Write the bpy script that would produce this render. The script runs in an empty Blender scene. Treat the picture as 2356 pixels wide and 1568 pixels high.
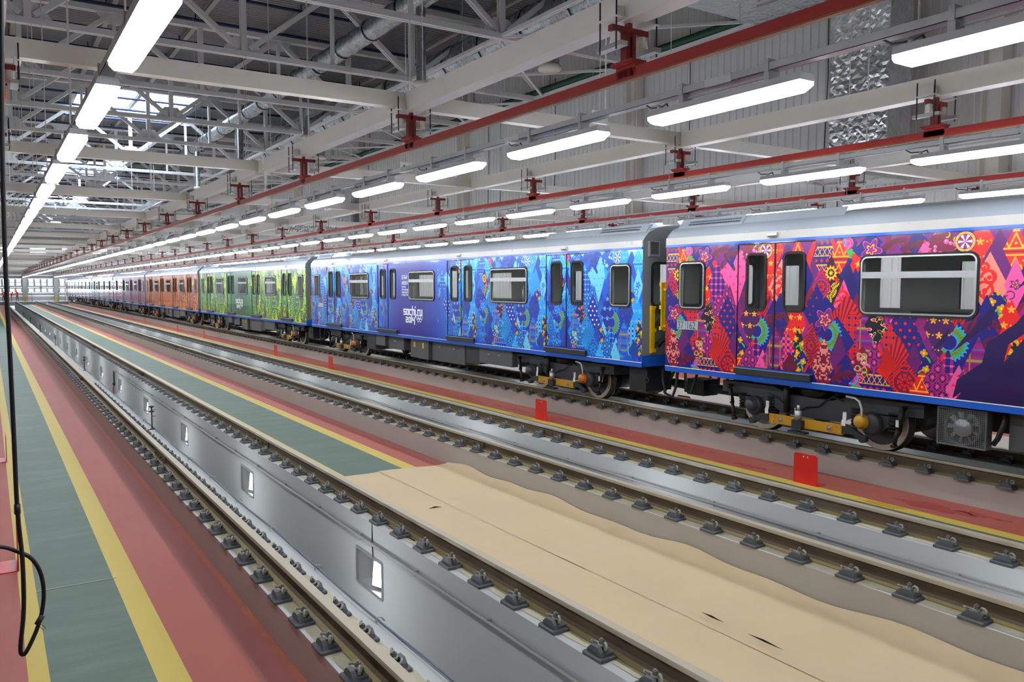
import bpy, math, random
import numpy as np
from mathutils import Matrix, Vector
random.seed(7)
sc = bpy.context.scene
COL = sc.collection
PI = math.pi

# ---------------------------------------------------------------- camera
CAM_Z = 2.985
PSI, TH = math.radians(33.0606), math.radians(3.9117)
cam = bpy.data.cameras.new('camera'); cam.sensor_width = 36.0; cam.lens = 1850.0 / 2356.0 * 36.0
cam.clip_start = 0.05; cam.clip_end = 600
co = bpy.data.objects.new('camera', cam); COL.objects.link(co); sc.camera = co
fw = Vector((math.sin(PSI) * math.cos(TH), math.cos(PSI) * math.cos(TH), -math.sin(TH)))
rt = Vector((math.cos(PSI), -math.sin(PSI), 0)); up = rt.cross(fw)
mw = Matrix((rt, up, -fw)).transposed().to_4x4(); mw.translation = (0, 0, CAM_Z)
co.matrix_world = mw

# ---------------------------------------------------------------- sky (an even bright overcast seen through skylights and gate panes)
w = bpy.data.worlds.new('overcast_sky'); sc.world = w; w.use_nodes = True
bg = w.node_tree.nodes['Background']; bg.inputs[0].default_value = (0.80, 0.91, 1.0, 1); bg.inputs[1].default_value = 9.0

# ---------------------------------------------------------------- exposure
LAMP = 24.0
sc.view_settings.view_transform = 'Standard'; sc.view_settings.look = 'None'
sc.view_settings.exposure = 0.78; sc.view_settings.gamma = 1.0; sc.view_settings.use_curve_mapping = False
sc.cycles.use_denoising = True; sc.cycles.use_light_tree = False
sc.cycles.max_bounces = 6; sc.cycles.diffuse_bounces = 4; sc.cycles.glossy_bounces = 2
sc.cycles.use_adaptive_sampling = True; sc.cycles.adaptive_threshold = 0.04
sc.cycles.transparent_max_bounces = 12; sc.cycles.sample_clamp_indirect = 6.0
sc.cycles.caustics_reflective = False; sc.cycles.caustics_refractive = False

# ---------------------------------------------------------------- helpers
def lin(h):
    if not isinstance(h, str): return tuple(h)
    h = h.lstrip('#'); out = []
    for i in (0, 2, 4):
        c = int(h[i:i + 2], 16) / 255.0
        out.append(c / 12.92 if c <= 0.04045 else ((c + 0.055) / 1.055) ** 2.4)
    return tuple(out)

MATS = {}
def M(name, hexc, rough=0.5, metal=0.0, var=0.0, scale=6.0, bump=0.0, bscale=40.0, coat=0.0, spec=0.5, stretch=(1, 1, 1), dirt=None, dirt_amt=0.5, dirt_scale=2.0, emis=0.0):
    if name in MATS: return MATS[name]
    m = bpy.data.materials.new(name); m.use_nodes = True
    nt = m.node_tree; b = nt.nodes['Principled BSDF']; L = nt.links
    c = lin(hexc)
    b.inputs['Base Color'].default_value = (*c, 1); b.inputs['Roughness'].default_value = rough
    b.inputs['Metallic'].default_value = metal; b.inputs['Coat Weight'].default_value = coat
    b.inputs['Coat Roughness'].default_value = 0.06; b.inputs['Specular IOR Level'].default_value = spec
    if var or bump or dirt:
        tc = nt.nodes.new('ShaderNodeTexCoord'); mp = nt.nodes.new('ShaderNodeMapping')
        mp.inputs['Scale'].default_value = stretch; L.new(tc.outputs['Object'], mp.inputs['Vector'])
    if var or dirt:
        col = None
        n = nt.nodes.new('ShaderNodeTexNoise'); n.inputs['Scale'].default_value = scale; n.inputs['Detail'].default_value = 5
        L.new(mp.outputs[0], n.inputs['Vector'])
        r = nt.nodes.new('ShaderNodeMapRange'); r.inputs[1].default_value = 0.25; r.inputs[2].default_value = 0.75
        r.inputs[3].default_value = 1 - var; r.inputs[4].default_value = 1 + var
        L.new(n.outputs[0], r.inputs[0])
        s = nt.nodes.new('ShaderNodeVectorMath'); s.operation = 'SCALE'; s.inputs[0].default_value = c
        L.new(r.outputs[0], s.inputs['Scale']); col = s.outputs[0]
        if dirt:
            n2 = nt.nodes.new('ShaderNodeTexNoise'); n2.inputs['Scale'].default_value = dirt_scale; n2.inputs['Detail'].default_value = 8
            n2.inputs['Roughness'].default_value = 0.65
            L.new(mp.outputs[0], n2.inputs['Vector'])
            r2 = nt.nodes.new('ShaderNodeMapRange'); r2.inputs[1].default_value = 0.48; r2.inputs[2].default_value = 0.72
            r2.inputs[4].default_value = dirt_amt; L.new(n2.outputs[0], r2.inputs[0])
            mx = nt.nodes.new('ShaderNodeMix'); mx.data_type = 'RGBA'
            L.new(r2.outputs[0], mx.inputs[0]); L.new(col, mx.inputs[6]); mx.inputs[7].default_value = (*lin(dirt), 1); col = mx.outputs[2]
        L.new(col, b.inputs['Base Color'])
        r3 = nt.nodes.new('ShaderNodeMapRange'); r3.inputs[3].default_value = max(0.02, rough - 0.08); r3.inputs[4].default_value = min(1, rough + 0.08)
        L.new(n.outputs[0], r3.inputs[0]); L.new(r3.outputs[0], b.inputs['Roughness'])
    if bump:
        n3 = nt.nodes.new('ShaderNodeTexNoise'); n3.inputs['Scale'].default_value = bscale; n3.inputs['Detail'].default_value = 6
        L.new(mp.outputs[0], n3.inputs['Vector'])
        bp = nt.nodes.new('ShaderNodeBump'); bp.inputs['Strength'].default_value = bump; bp.inputs['Distance'].default_value = 0.02
        L.new(n3.outputs[0], bp.inputs['Height']); L.new(bp.outputs[0], b.inputs['Normal'])
    if emis:
        b.inputs['Emission Color'].default_value = (*c, 1); b.inputs['Emission Strength'].default_value = emis
    MATS[name] = m
    return m

def glass(name, tint, gloss=0.08):
    if name in MATS: return MATS[name]
    m = bpy.data.materials.new(name); m.use_nodes = True; nt = m.node_tree; nt.nodes.clear(); L = nt.links
    o = nt.nodes.new('ShaderNodeOutputMaterial'); mx = nt.nodes.new('ShaderNodeMixShader')
    t = nt.nodes.new('ShaderNodeBsdfTransparent'); t.inputs[0].default_value = (*tint, 1)
    g = nt.nodes.new('ShaderNodeBsdfGlossy'); g.inputs['Roughness'].default_value = 0.02
    lw = nt.nodes.new('ShaderNodeLayerWeight'); lw.inputs[0].default_value = .5; pw = nt.nodes.new('ShaderNodeMath'); pw.operation = 'POWER'; pw.inputs[1].default_value = 4.0; L.new(lw.outputs['Facing'], pw.inputs[0])
    a = nt.nodes.new('ShaderNodeMath'); a.operation = 'MULTIPLY_ADD'; a.inputs[1].default_value = .9; a.inputs[2].default_value = .04 + gloss; L.new(pw.outputs[0], a.inputs[0])
    L.new(a.outputs[0], mx.inputs[0]); L.new(t.outputs[0], mx.inputs[1]); L.new(g.outputs[0], mx.inputs[2]); L.new(mx.outputs[0], o.inputs[0])
    MATS[name] = m
    return m

class MB:
    def __init__(s): s.v = []; s.f = []; s.mi = []; s.sm = []
    def face(s, pts, mi=0, smooth=False):
        n = len(s.v); s.v += [tuple(p) for p in pts]; s.f.append(tuple(range(n, n + len(pts)))); s.mi.append(mi); s.sm.append(smooth)
    def mesh(s, vs, fs, mi=0, smooth=False):
        n = len(s.v); s.v += [tuple(p) for p in vs]
        for f in fs: s.f.append(tuple(i + n for i in f)); s.mi.append(mi); s.sm.append(smooth)
    def box(s, x0, x1, y0, y1, z0, z1, mi=0):
        vs = [(x0, y0, z0), (x1, y0, z0), (x1, y1, z0), (x0, y1, z0), (x0, y0, z1), (x1, y0, z1), (x1, y1, z1), (x0, y1, z1)]
        s.mesh(vs, [(3, 2, 1, 0), (4, 5, 6, 7), (0, 1, 5, 4), (1, 2, 6, 5), (2, 3, 7, 6), (3, 0, 4, 7)], mi)
    def bevbox(s, x0, x1, y0, y1, z0, z1, b, mi=0):   # box chamfered on its vertical and top edges
        ring = lambda i: [(x0 + b + i, y0 + i), (x1 - b - i, y0 + i), (x1 - i, y0 + b + i), (x1 - i, y1 - b - i), (x1 - b - i, y1 - i), (x0 + b + i, y1 - i), (x0 + i, y1 - b - i), (x0 + i, y0 + b + i)]
        vs = [(*p, z0) for p in ring(0)] + [(*p, z1 - b) for p in ring(0)] + [(*p, z1) for p in ring(b)]
        fs = [tuple(range(7, -1, -1)), tuple(range(16, 24))]
        for k in (0, 8):
            for i in range(8): j = (i + 1) % 8; fs.append((k + i, k + j, k + 8 + j, k + 8 + i))
        s.mesh(vs, fs, mi)
    def ext(s, pts, d, mi=0, smooth=False, caps=True, mis=None):   # polygon pts (3d) extruded by vector d
        n = len(pts); q = [(p[0] + d[0], p[1] + d[1], p[2] + d[2]) for p in pts]
        b = len(s.v); s.v += [tuple(p) for p in pts] + q
        for i in range(n):
            j = (i + 1) % n
            s.f.append((b + i, b + j, b + n + j, b + n + i)); s.mi.append(mis[i] if mis else mi); s.sm.append(smooth)
        if caps:
            s.f.append(tuple(b + i for i in range(n - 1, -1, -1))); s.mi.append(mi); s.sm.append(False)
            s.f.append(tuple(b + n + i for i in range(n))); s.mi.append(mi); s.sm.append(False)
    def cyl(s, p0, p1, r, n=10, mi=0, r2=None, caps=True, smooth=True):
        p0 = Vector(p0); p1 = Vector(p1); d = (p1 - p0)
        if d.length < 1e-9: return
        d.normalize(); a = d.orthogonal().normalized(); b = d.cross(a); r2 = r if r2 is None else r2
        k = len(s.v)
        for c, rr in ((p0, r), (p1, r2)):
            for i in range(n):
                t = 2 * PI * i / n; s.v.append(tuple(c + a * (rr * math.cos(t)) + b * (rr * math.sin(t))))
        for i in range(n):
            j = (i + 1) % n; s.f.append((k + i, k + j, k + n + j, k + n + i)); s.mi.append(mi); s.sm.append(smooth)
        if caps:
            s.f.append(tuple(k + i for i in range(n - 1, -1, -1))); s.mi.append(mi); s.sm.append(False)
            s.f.append(tuple(k + n + i for i in range(n))); s.mi.append(mi); s.sm.append(False)
    def tube(s, path, r, n=6, mi=0, closed=False):
        P = [Vector(p) for p in path]; m = len(P); k = len(s.v); prev = None
        for i in range(m):
            if closed: d = P[(i + 1) % m] - P[i - 1]
            else: d = P[min(i + 1, m - 1)] - P[max(i - 1, 0)]
            d.normalize()
            a = (prev - d * prev.dot(d)) if prev is not None else d.orthogonal()
            if a.length < 1e-6: a = d.orthogonal()
            a.normalize(); b = d.cross(a); prev = a
            for j in range(n):
                t = 2 * PI * j / n; s.v.append(tuple(P[i] + a * (r * math.cos(t)) + b * (r * math.sin(t))))
        for i in range(m if closed else m - 1):
            i2 = (i + 1) % m
            for j in range(n):
                j2 = (j + 1) % n
                s.f.append((k + i * n + j, k + i * n + j2, k + i2 * n + j2, k + i2 * n + j)); s.mi.append(mi); s.sm.append(True)
        if not closed:
            s.f.append(tuple(k + j for j in range(n - 1, -1, -1))); s.mi.append(mi); s.sm.append(False)
            s.f.append(tuple(k + (m - 1) * n + j for j in range(n))); s.mi.append(mi); s.sm.append(False)
    def lathe(s, prof, o, axis, n=16, mi=0, smooth=True):   # prof [(r,h)] around axis through o
        o = Vector(o); d = Vector(axis).normalized(); a = d.orthogonal().normalized(); b = d.cross(a); k = len(s.v); m = len(prof)
        for r, h in prof:
            for i in range(n):
                t = 2 * PI * i / n; s.v.append(tuple(o + d * h + a * (r * math.cos(t)) + b * (r * math.sin(t))))
        for q in range(m - 1):
            for i in range(n):
                j = (i + 1) % n; s.f.append((k + q * n + i, k + q * n + j, k + (q + 1) * n + j, k + (q + 1) * n + i)); s.mi.append(mi); s.sm.append(smooth)
    def ringyz(s, x0, x1, cy, cz, wy, hz, r, t, mi=0, n=5):   # rounded rectangular ring in the YZ plane, between x0 and x1
        def rr(w_, h_, r_):
            out = []
            for qx, qz, a0 in ((1, 1, 0), (-1, 1, PI / 2), (-1, -1, PI), (1, -1, 1.5 * PI)):
                for i in range(n + 1):
                    t_ = a0 + PI / 2 * i / n
                    out.append((cy + qx * (w_ / 2 - r_) + r_ * math.cos(t_), cz + qz * (h_ / 2 - r_) + r_ * math.sin(t_)))
            return out
        o = rr(wy, hz, r); i_ = rr(wy - 2 * t, hz - 2 * t, max(r - t, 0.01)); m = len(o); k = len(s.v)
        for x, R in ((x0, o), (x0, i_), (x1, o), (x1, i_)): s.v += [(x, p[0], p[1]) for p in R]
        for a in range(m):
            b = (a + 1) % m
            for A, B in ((0, 1), (1, 3), (3, 2), (2, 0)):
                s.f.append((k + A * m + a, k + A * m + b, k + B * m + b, k + B * m + a)); s.mi.append(mi); s.sm.append(False)
    def data(s, name, mats):
        me = bpy.data.meshes.new(name); me.from_pydata(s.v, [], s.f)
        for m in mats: me.materials.append(m)
        me.polygons.foreach_set('material_index', s.mi); me.polygons.foreach_set('use_smooth', s.sm); me.update()
        return me
    def build(s, name, mats, parent=None, loc=(0, 0, 0), rot=None):
        if not isinstance(mats, (list, tuple)): mats = [mats]
        return ob(name, s.data(name, mats), parent, loc, rot)

def ob(name, data, parent=None, loc=(0, 0, 0), rot=None):
    o = bpy.data.objects.new(name, data); COL.objects.link(o); o.location = loc
    if rot: o.rotation_euler = rot
    if parent is not None: o.parent = parent
    return o
def tag(o, label, cat, group=None, kind=None):
    o['label'] = label; o['category'] = cat
    if group: o['group'] = group
    if kind: o['kind'] = kind
    return o
def thing(name, label, cat, loc=(0, 0, 0), group=None, rot=None):
    o = ob(name, None, None, loc, rot); o.empty_display_size = 0.1
    return tag(o, label, cat, group)
def struct(o): o['kind'] = 'structure'; return o
def stuff(o): o['kind'] = 'stuff'; return o
def dup(root, loc, label=None, group=None, cat=None, rot=None):
    r = root.copy(); COL.objects.link(r); r.location = loc
    if rot is not None: r.rotation_euler = rot
    if label: r['label'] = label
    if group: r['group'] = group
    if cat: r['category'] = cat
    for ch in list(root.children):
        c = ch.copy(); COL.objects.link(c); c.parent = r
        for g in ch.children:
            d = g.copy(); COL.objects.link(d); d.parent = c
    return r
def bx(x0, x1, y0, y1, z0, z1):
    b = MB(); b.box(x0, x1, y0, y1, z0, z1); return b
def wordnum(i):
    a = ['first', 'second', 'third', 'fourth', 'fifth', 'sixth', 'seventh', 'eighth', 'ninth', 'tenth', 'eleventh', 'twelfth', 'thirteenth', 'fourteenth', 'fifteenth', 'sixteenth', 'seventeenth', 'eighteenth', 'nineteenth', 'twentieth']
    t = ['twenty', 'thirty', 'forty', 'fifty', 'sixty', 'seventy']
    if i < 20: return a[i]
    i += 1
    return t[i // 10 - 2] + ('-' + a[i % 10 - 1] if i % 10 else '')

def seen(x0, x1, y0, y1, z0, z1):   # does any of this box fall inside the picture (used to leave out repeats nobody sees, and to count the rest)
    for i in range(9):
        for j in range(5):
            for z in (z0, z1):
                d = Vector((x0 + (x1 - x0) * i / 8, y0 + (y1 - y0) * j / 4, z - CAM_Z)); k = d.dot(fw)
                if k > .1 and abs(1850 * d.dot(rt) / k) < 1178 and abs(1850 * d.dot(up) / k) < 784: return True
    return False

# ---------------------------------------------------------------- materials
RED_F = M('red_epoxy_floor', '#a05244', 0.58, spec=.3, var=0.10, scale=1.2, stretch=(1, .25, 1), dirt='#aa6c60', dirt_amt=.55, dirt_scale=.9)
RED_D = M('dark_red_epoxy_floor', '#965850', 0.55, spec=.3, var=0.12, scale=1.5, stretch=(1, .3, 1), dirt='#8d5a5c', dirt_amt=.5, dirt_scale=1.1)
ORG_F = M('orange_brown_floor_edge', '#9c5238', 0.5, var=0.2, scale=2.5, dirt='#7d4038', dirt_amt=.6)
YEL_F = M('yellow_line_paint', '#c3ac4a', 0.55, spec=.3, var=0.06, scale=2, dirt='#b59a4c', dirt_amt=.4)
GRN_F = M('green_epoxy_floor', '#4e6454', 0.55, spec=.3, var=0.13, scale=1.6, stretch=(.5, 2.4, 1), dirt='#6b7c6c', dirt_amt=.6, dirt_scale=1.3)
PLINTH = M('brown_grey_plinth_paint', '#aaa399', 0.55, var=0.05, scale=1.5, bump=.05)
PLINTH_R = M('red_brown_plinth_paint', '#a8928b', 0.55, var=0.06, scale=1.5, bump=.05)
PITW = M('grey_pit_wall_paint', '#b6b8b5', 0.85, spec=.15, var=0.05, scale=.8, stretch=(1, .6, 1.5), bump=.04, bscale=12)
CONC = M('pale_raw_concrete', '#b3ac93', 0.8, var=0.14, scale=5, bump=.25, bscale=25, dirt='#8f875f', dirt_amt=.55, dirt_scale=2.2)
PITF = M('pit_floor_concrete', '#7f8184', 0.5, var=0.08)
RAIL_T = M('dusty_rail_head', '#aaa08a', 0.5, metal=.25, var=0.1, scale=3, stretch=(1, .2, 1))
RAIL_W = M('rusty_rail_web', '#5b4a38', 0.75, metal=.1, var=0.25, scale=3, stretch=(1, .4, 1), dirt='#7a6f58', dirt_amt=.5)
RAIL_B = M('ochre_rail_foot', '#8b7c50', 0.75, var=0.15, scale=3, stretch=(1, .4, 1), dirt='#9a9074', dirt_amt=.5)
CLIP = M('grey_cast_clip', '#585c5e', 0.55, metal=.3, var=.1, scale=20)
CLIP_L = M('pale_clip_washer', '#8f8d80', 0.6, metal=.2, var=.08, scale=20)
BOLT = M('dull_bolt_steel', '#7c7d78', 0.45, metal=.6)
WHITE_S = M('white_painted_steel', '#e4e3de', 0.4, var=.03, scale=2)
CREAM_S = M('cream_painted_steel', '#e2dfd6', 0.32, var=.03, scale=2)
TRUSS = M('white_truss_paint', '#e9edf0', 0.45, var=.02)
DECK = M('galvanised_roof_deck', '#8f9497', 0.5, metal=.2, var=.06, scale=1.2)
BLUE_P = M('dark_blue_pipe', '#23345f', 0.5)
REDBAR = M('red_conductor_paint', '#951d18', 0.42, var=.06, scale=3)
COPPER = M('brown_contact_strip', '#8a5a35', 0.45, metal=.4, var=.1)
DKRED = M('dark_red_hanger_paint', '#7c1717', 0.45, var=.05, scale=8)
PORC = M('white_porcelain', '#e9e6dc', 0.25)
GALV = M('galvanised_steel', '#a9abab', 0.38, metal=.6, var=.08, scale=8)
GALVD = M('spiral_duct_zinc', '#b4bbc0', 0.28, metal=.85, var=.08, scale=3)
BLACK = M('black_rubber', '#0d0d0f', 0.55)
BLACKP = M('black_painted_steel', '#222426', 0.5, var=.1, scale=10)
DARKB = M('dark_bogie_paint', '#36383b', 0.5, var=.15, scale=6, dirt='#3a3a3a', dirt_amt=.4)
GREYB = M('grey_equipment_box_paint', '#5d6062', 0.5, var=.06, scale=5)
YELB = M('ochre_yellow_beam_paint', '#b8861c', 0.42, var=.1, scale=8)
YELBR = M('bright_yellow_barrier_paint', '#e8bd08', 0.35, var=.03)
ORNG = M('orange_axle_cover_paint', '#c96a1a', 0.4)
CHROME = M('bright_aluminium', '#d9dcdc', 0.2, metal=.9)
WHEEL_T = M('bare_wheel_steel', '#bdb8ac', 0.45, metal=.5, var=.1, scale=12)
STOPR = M('bright_red_plate_paint', '#d8231c', 0.4, var=.05, scale=6)
PAPER = M('brown_kraft_paper', '#c4ae88', 0.75, var=.04, scale=1.2, bump=.10, bscale=6, dirt='#cdb995', dirt_amt=.4, dirt_scale=.8)
PAPER_D = M('dark_paper_slit', '#2f281c', 0.9)
WALLP = M('white_wall_cladding', '#dcdedc', 0.34, var=.03, scale=.6)
WALLE = M('grey_end_wall_cladding', '#b9bab6', 0.45, var=.05, scale=.7, stretch=(.2, 1, 3))
GATE = M('pale_gate_panel', '#c8cacb', 0.45, var=.02)
SILVER = M('silver_roof_paint', '#b4bcc4', 0.24, metal=.35, var=.03, scale=.8, coat=.3)
CORN = M('beige_grey_cornice', '#b5b3ab', 0.3, var=.05, scale=3)
ENDG = M('grey_end_wall_paint', '#74797c', 0.42, var=.03)
BLUEC = M('blue_sill_paint', '#175ac0', 0.3, coat=.2)
WHITEL = M('white_pinstripe', '#e8eaf0', 0.35)
INNER = M('pale_green_grey_interior', '#bcc4ba', 0.5)
INFLOOR = M('dark_interior_floor', '#6a6d6e', 0.6)
FOIL = M('crinkled_silver_foil', '#e6eaee', 0.16, metal=1.0, var=.08, scale=4, bump=.5, bscale=16)
GPIPE = M('dark_green_pipe', '#2f5a46', 0.5)
ORHOSE = M('orange_hose', '#c4511f', 0.5)
LAMPH = M('grey_lamp_housing', '#b9bcbd', 0.45)
LAMPE = M('lit_lamp_diffuser', '#f0f5ff', 0.4, emis=LAMP)
NICHE = M('lit_niche_lamp_glass', '#f2f6ff', 0.4, emis=26)
GLASS = glass('tinted_car_glass', (.84, .87, .85), .01)
PANE = glass('clear_pane_glass', (.92, .95, 1.0), .0)
# ================================================================ the hall
RH = 0.52; LEDGE = 0.34; Y0, Y1 = -6.0, 160.0; YF = 151.0; PITZ = -0.95
WX = 22.3; DECKZ = 14.8
def cells(us, vs, holes):
    out = []
    for a, b in zip(us[:-1], us[1:]):
        for c, d in zip(vs[:-1], vs[1:]):
            mu, mv = (a + b) / 2, (c + d) / 2
            if not any(h[0] < mu < h[1] and h[2] < mv < h[3] for h in holes): out.append((a, b, c, d))
    return out
def grid_holes(u0, u1, v0, v1, holes):
    us = sorted({u0, u1} | {h[0] for h in holes} | {h[1] for h in holes}); vs = sorted({v0, v1} | {h[2] for h in holes} | {h[3] for h in holes})
    return cells(us, vs, holes)

def floor_strips(xs, mats, y0=Y0, y1=YF):
    b = MB(); ml = []
    for (a, c), m in zip(zip(xs[:-1], xs[1:]), mats):
        if m not in ml: ml.append(m)
        b.face([(a, y0, 0), (c, y0, 0), (c, y1, 0), (a, y1, 0)], ml.index(m))
    return struct(b.build('floor', ml))
floor_strips([-3.2, .15, .29, .97, 1.19, 1.62, 1.86, 1.93], [RED_F, YEL_F, GRN_F, YEL_F, RED_F, RED_D, ORG_F])
floor_strips([3.97, 4.37, 4.60, 5.60, 5.83, 6.22, 6.41], [RED_F, YEL_F, GRN_F, YEL_F, RED_F, RED_D])
floor_strips([8.44, 8.80, 9.03, 10.05, 10.27, 11.11], [RED_F, YEL_F, GRN_F, YEL_F, RED_F])
floor_strips([13.04, 13.5, 13.72, 14.7, 14.92, 15.4, 16.9, 17.4, 17.62, 18.6, 18.82, WX], [RED_F, YEL_F, GRN_F, YEL_F, RED_F, PLINTH, RED_F, YEL_F, GRN_F, YEL_F, RED_F])
b = MB(); b.box(-8, -3.2, Y0 - 2, Y1, -.3, .34); struct(b.build('floor', PLINTH))
b = MB(); b.box(-8, WX, YF, Y1 + .3, -.2, .45); struct(b.build('floor', PITF))
b = MB(); b.box(-8, WX, Y0 - 2, Y0, -.3, .3); struct(b.build('floor', PLINTH))
# a joint and wet paint patches on the floors
b = MB(); b.box(.29, 1.0, 8.97, 8.985, .001, .004); struct(b.build('trim_1', M('pale_joint_filler', '#a7aba3', .6)))
WETR = M('wet_dark_red_paint', '#a51d1a', .22); WETG = M('wet_dark_green_paint', '#33503c', .2); WETY = M('wet_deep_yellow_paint', '#c89a12', .25)
def blot(x, y, rx, ry, m, seed):
    r = random.Random(seed); pts = []
    for i in range(22):
        t = 2 * PI * i / 22; k = r.uniform(.55, 1.15); pts.append((x + rx * k * math.cos(t), y + ry * k * math.sin(t), .002))
    q = MB(); q.face(pts); o = q.build('floor_stain', m); return o
fl = ob('floor_stain_patches', None); tag(fl, 'glossy wet paint patches on the red floor beside the train', 'paint stain')
for i, (x, y, rx, ry, m) in enumerate([(10.62, 5.9, .17, .55, WETR), (10.75, 5.3, .10, .35, WETR), (10.6, 4.4, .1, .2, WETR), (10.52, 8.9, .09, .35, WETR), (10.6, 12.2, .1, .5, WETR), (10.75, 14.6, .12, .5, WETR), (10.62, 16.4, .14, .8, WETR), (10.7, 19.2, .1, .9, WETR), (10.16, 6.3, .09, .4, WETY), (10.16, 15.3, .08, .6, WETY), (9.75, 8.2, .12, .35, WETG), (9.8, 5.5, .09, .3, WETG), (9.85, 7.1, .1, .25, WETG), (9.72, 10.7, .14, .5, WETG), (9.8, 12.2, .1, .5, WETG), (9.9, 15.8, .1, .6, WETG), (10.5, 21.5, .1, .8, WETR), (10.85, 10.3, .1, .5, WETR)]):
    blot(x, y, rx, ry, m, i).parent = fl

def jag(b, xa, xb, z, mi, seed, ja=.0, jb=.025, step=.3):
    r = random.Random(seed); y = Y0; A = []; B = []
    while y < 70: A.append((xa + r.uniform(-ja, ja), y, z)); B.append((xb + r.uniform(-jb, jb), y, z)); y += step
    A += [(xa, YF, z)]; B += [(xb, YF, z)]
    for i in range(len(A) - 1): b.face([A[i], B[i], B[i + 1], A[i + 1]], mi)
def plinth(xa, xb, pit_right, mat_face, niches=None, seed=0):
    """rail plinth between xa and xb; its pit face is at xb when pit_right else at xa"""
    b = MB()
    out_x, in_x = (xa, xb) if pit_right else (xb, xa)
    b.face([(out_x, Y0, 0), (out_x, YF, 0), (out_x, YF, LEDGE), (out_x, Y0, LEDGE)], 0)
    b.face([(xa, Y0, LEDGE - .004), (xb, Y0, LEDGE - .004), (xb, YF, LEDGE - .004), (xa, YF, LEDGE - .004)], 1)
    b.face([(xa, Y0, PITZ), (xb, Y0, PITZ), (xb, Y0, LEDGE), (xa, Y0, LEDGE)], 0)
    if pit_right: jag(b, xa + .03, xb - .13, LEDGE, 2, seed, .02, .02)
    else: jag(b, xa + .07, xb - .03, LEDGE, 2, seed, .02, .02)
    holes = [(y, y + .70, -.43, -.05) for y in (niches or [])]
    for a, c, d, e in grid_holes(Y0, YF, PITZ, LEDGE, holes): b.face([(in_x, a, d), (in_x, c, d), (in_x, c, e), (in_x, a, e)], 1)
    for a, c, d, e in holes:
        x2 = in_x + (-.26 if pit_right else .26)
        b.face([(x2, a, d), (x2, c, d), (x2, c, e), (x2, a, e)], 1)
        b.face([(in_x, a, d), (in_x, c, d), (x2, c, d), (x2, a, d)], 1); b.face([(in_x, a, e), (in_x, c, e), (x2, c, e), (x2, a, e)], 1)
        b.face([(in_x, a, d), (in_x, a, e), (x2, a, e), (x2, a, d)], 1); b.face([(in_x, c, d), (in_x, c, e), (x2, c, e), (x2, c, d)], 1)
    o = struct(b.build('wall_pit', [mat_face, PITW, CONC]))
    fm = MB(); fm.ringyz(-.012, .012, .35, -.24, .76, .44, .02, .035, 0, 1); fd = fm.data('niche_frame', [GALV])
    for y in (niches or []):
        if y < 60: ob('niche_frame', fd, o, (in_x, y, 0))
    return o
NA = [2.88] + [7.98 + 5.1 * k for k in range(27)]; NB = [3.02] + [8.12 + 5.1 * k for k in range(27)]
P_AL = plinth(1.92, 2.50, True, PLINTH_R, NA, seed=1)
P_AR = plinth(3.50, 3.98, False, PLINTH, NA, seed=2)
P_BL = plinth(6.40, 6.98, True, PLINTH, NB, seed=3)
P_BR = plinth(7.95, 8.45, False, PLINTH, NB, seed=4)
P_CL = plinth(11.10, 11.62, True, PLINTH, NB, seed=5)
P_CR = plinth(12.50, 13.05, False, PLINTH, NB, seed=6)
for x0, x1 in ((2.5, 3.5), (6.98, 7.95), (11.62, 12.5)):
    q = MB(); q.face([(x0, Y0, PITZ), (x1, Y0, PITZ), (x1, YF, PITZ), (x0, YF, PITZ)]); struct(q.build('floor', PITF))
    q = MB(); q.face([(x0, Y0, PITZ), (x1, Y0, PITZ), (x1, Y0, .3), (x0, Y0, .3)]); struct(q.build('wall_pit', PITW))

# right wall: real trapezoid ribs
b = MB(); y = Y0 - 2; pit, dep = .30, .035
while y < Y1:
    p = [(WX, y), (WX, y + pit * .55), (WX - dep, y + pit * .65), (WX - dep, y + pit * .9), (WX, y + pit)]
    for (xa, ya), (xb, yb) in zip(p[:-1], p[1:]): b.face([(xa, ya, -.2), (xb, yb, -.2), (xb, yb, 15.2), (xa, ya, 15.2)])
    y += pit
wall_r = struct(b.build('wall_right', WALLP))
b = MB()
for k in range(-1, 12):
    yc = 10.9 + 13.9 * k
    if not Y0 < yc < Y1: continue
    c = MB(); c.box(WX - .55, WX - .04, yc - .25, yc - .22, 0, DECKZ - .1); c.box(WX - .55, WX - .04, yc + .22, yc + .25, 0, DECKZ - .1); c.box(WX - .32, WX - .28, yc - .22, yc + .22, 0, DECKZ - .1)
    o = c.build('wall_column', CREAM_S); tag(o, f'white steel wall column against the ribbed wall, {wordnum(k + 1)} from the near end', 'column', 'columns on the ribbed right wall')
# left and near walls close the hall
b = MB(); b.face([(-8, Y0 - 2, 0), (-8, Y1, 0), (-8, Y1, 15.2), (-8, Y0 - 2, 15.2)]); struct(b.build('wall_left', WALLP))
b = MB(); b.face([(-8, Y0 - 2, 0), (WX, Y0 - 2, 0), (WX, Y0 - 2, 15.2), (-8, Y0 - 2, 15.2)]); struct(b.build('wall_near', WALLP))
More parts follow.
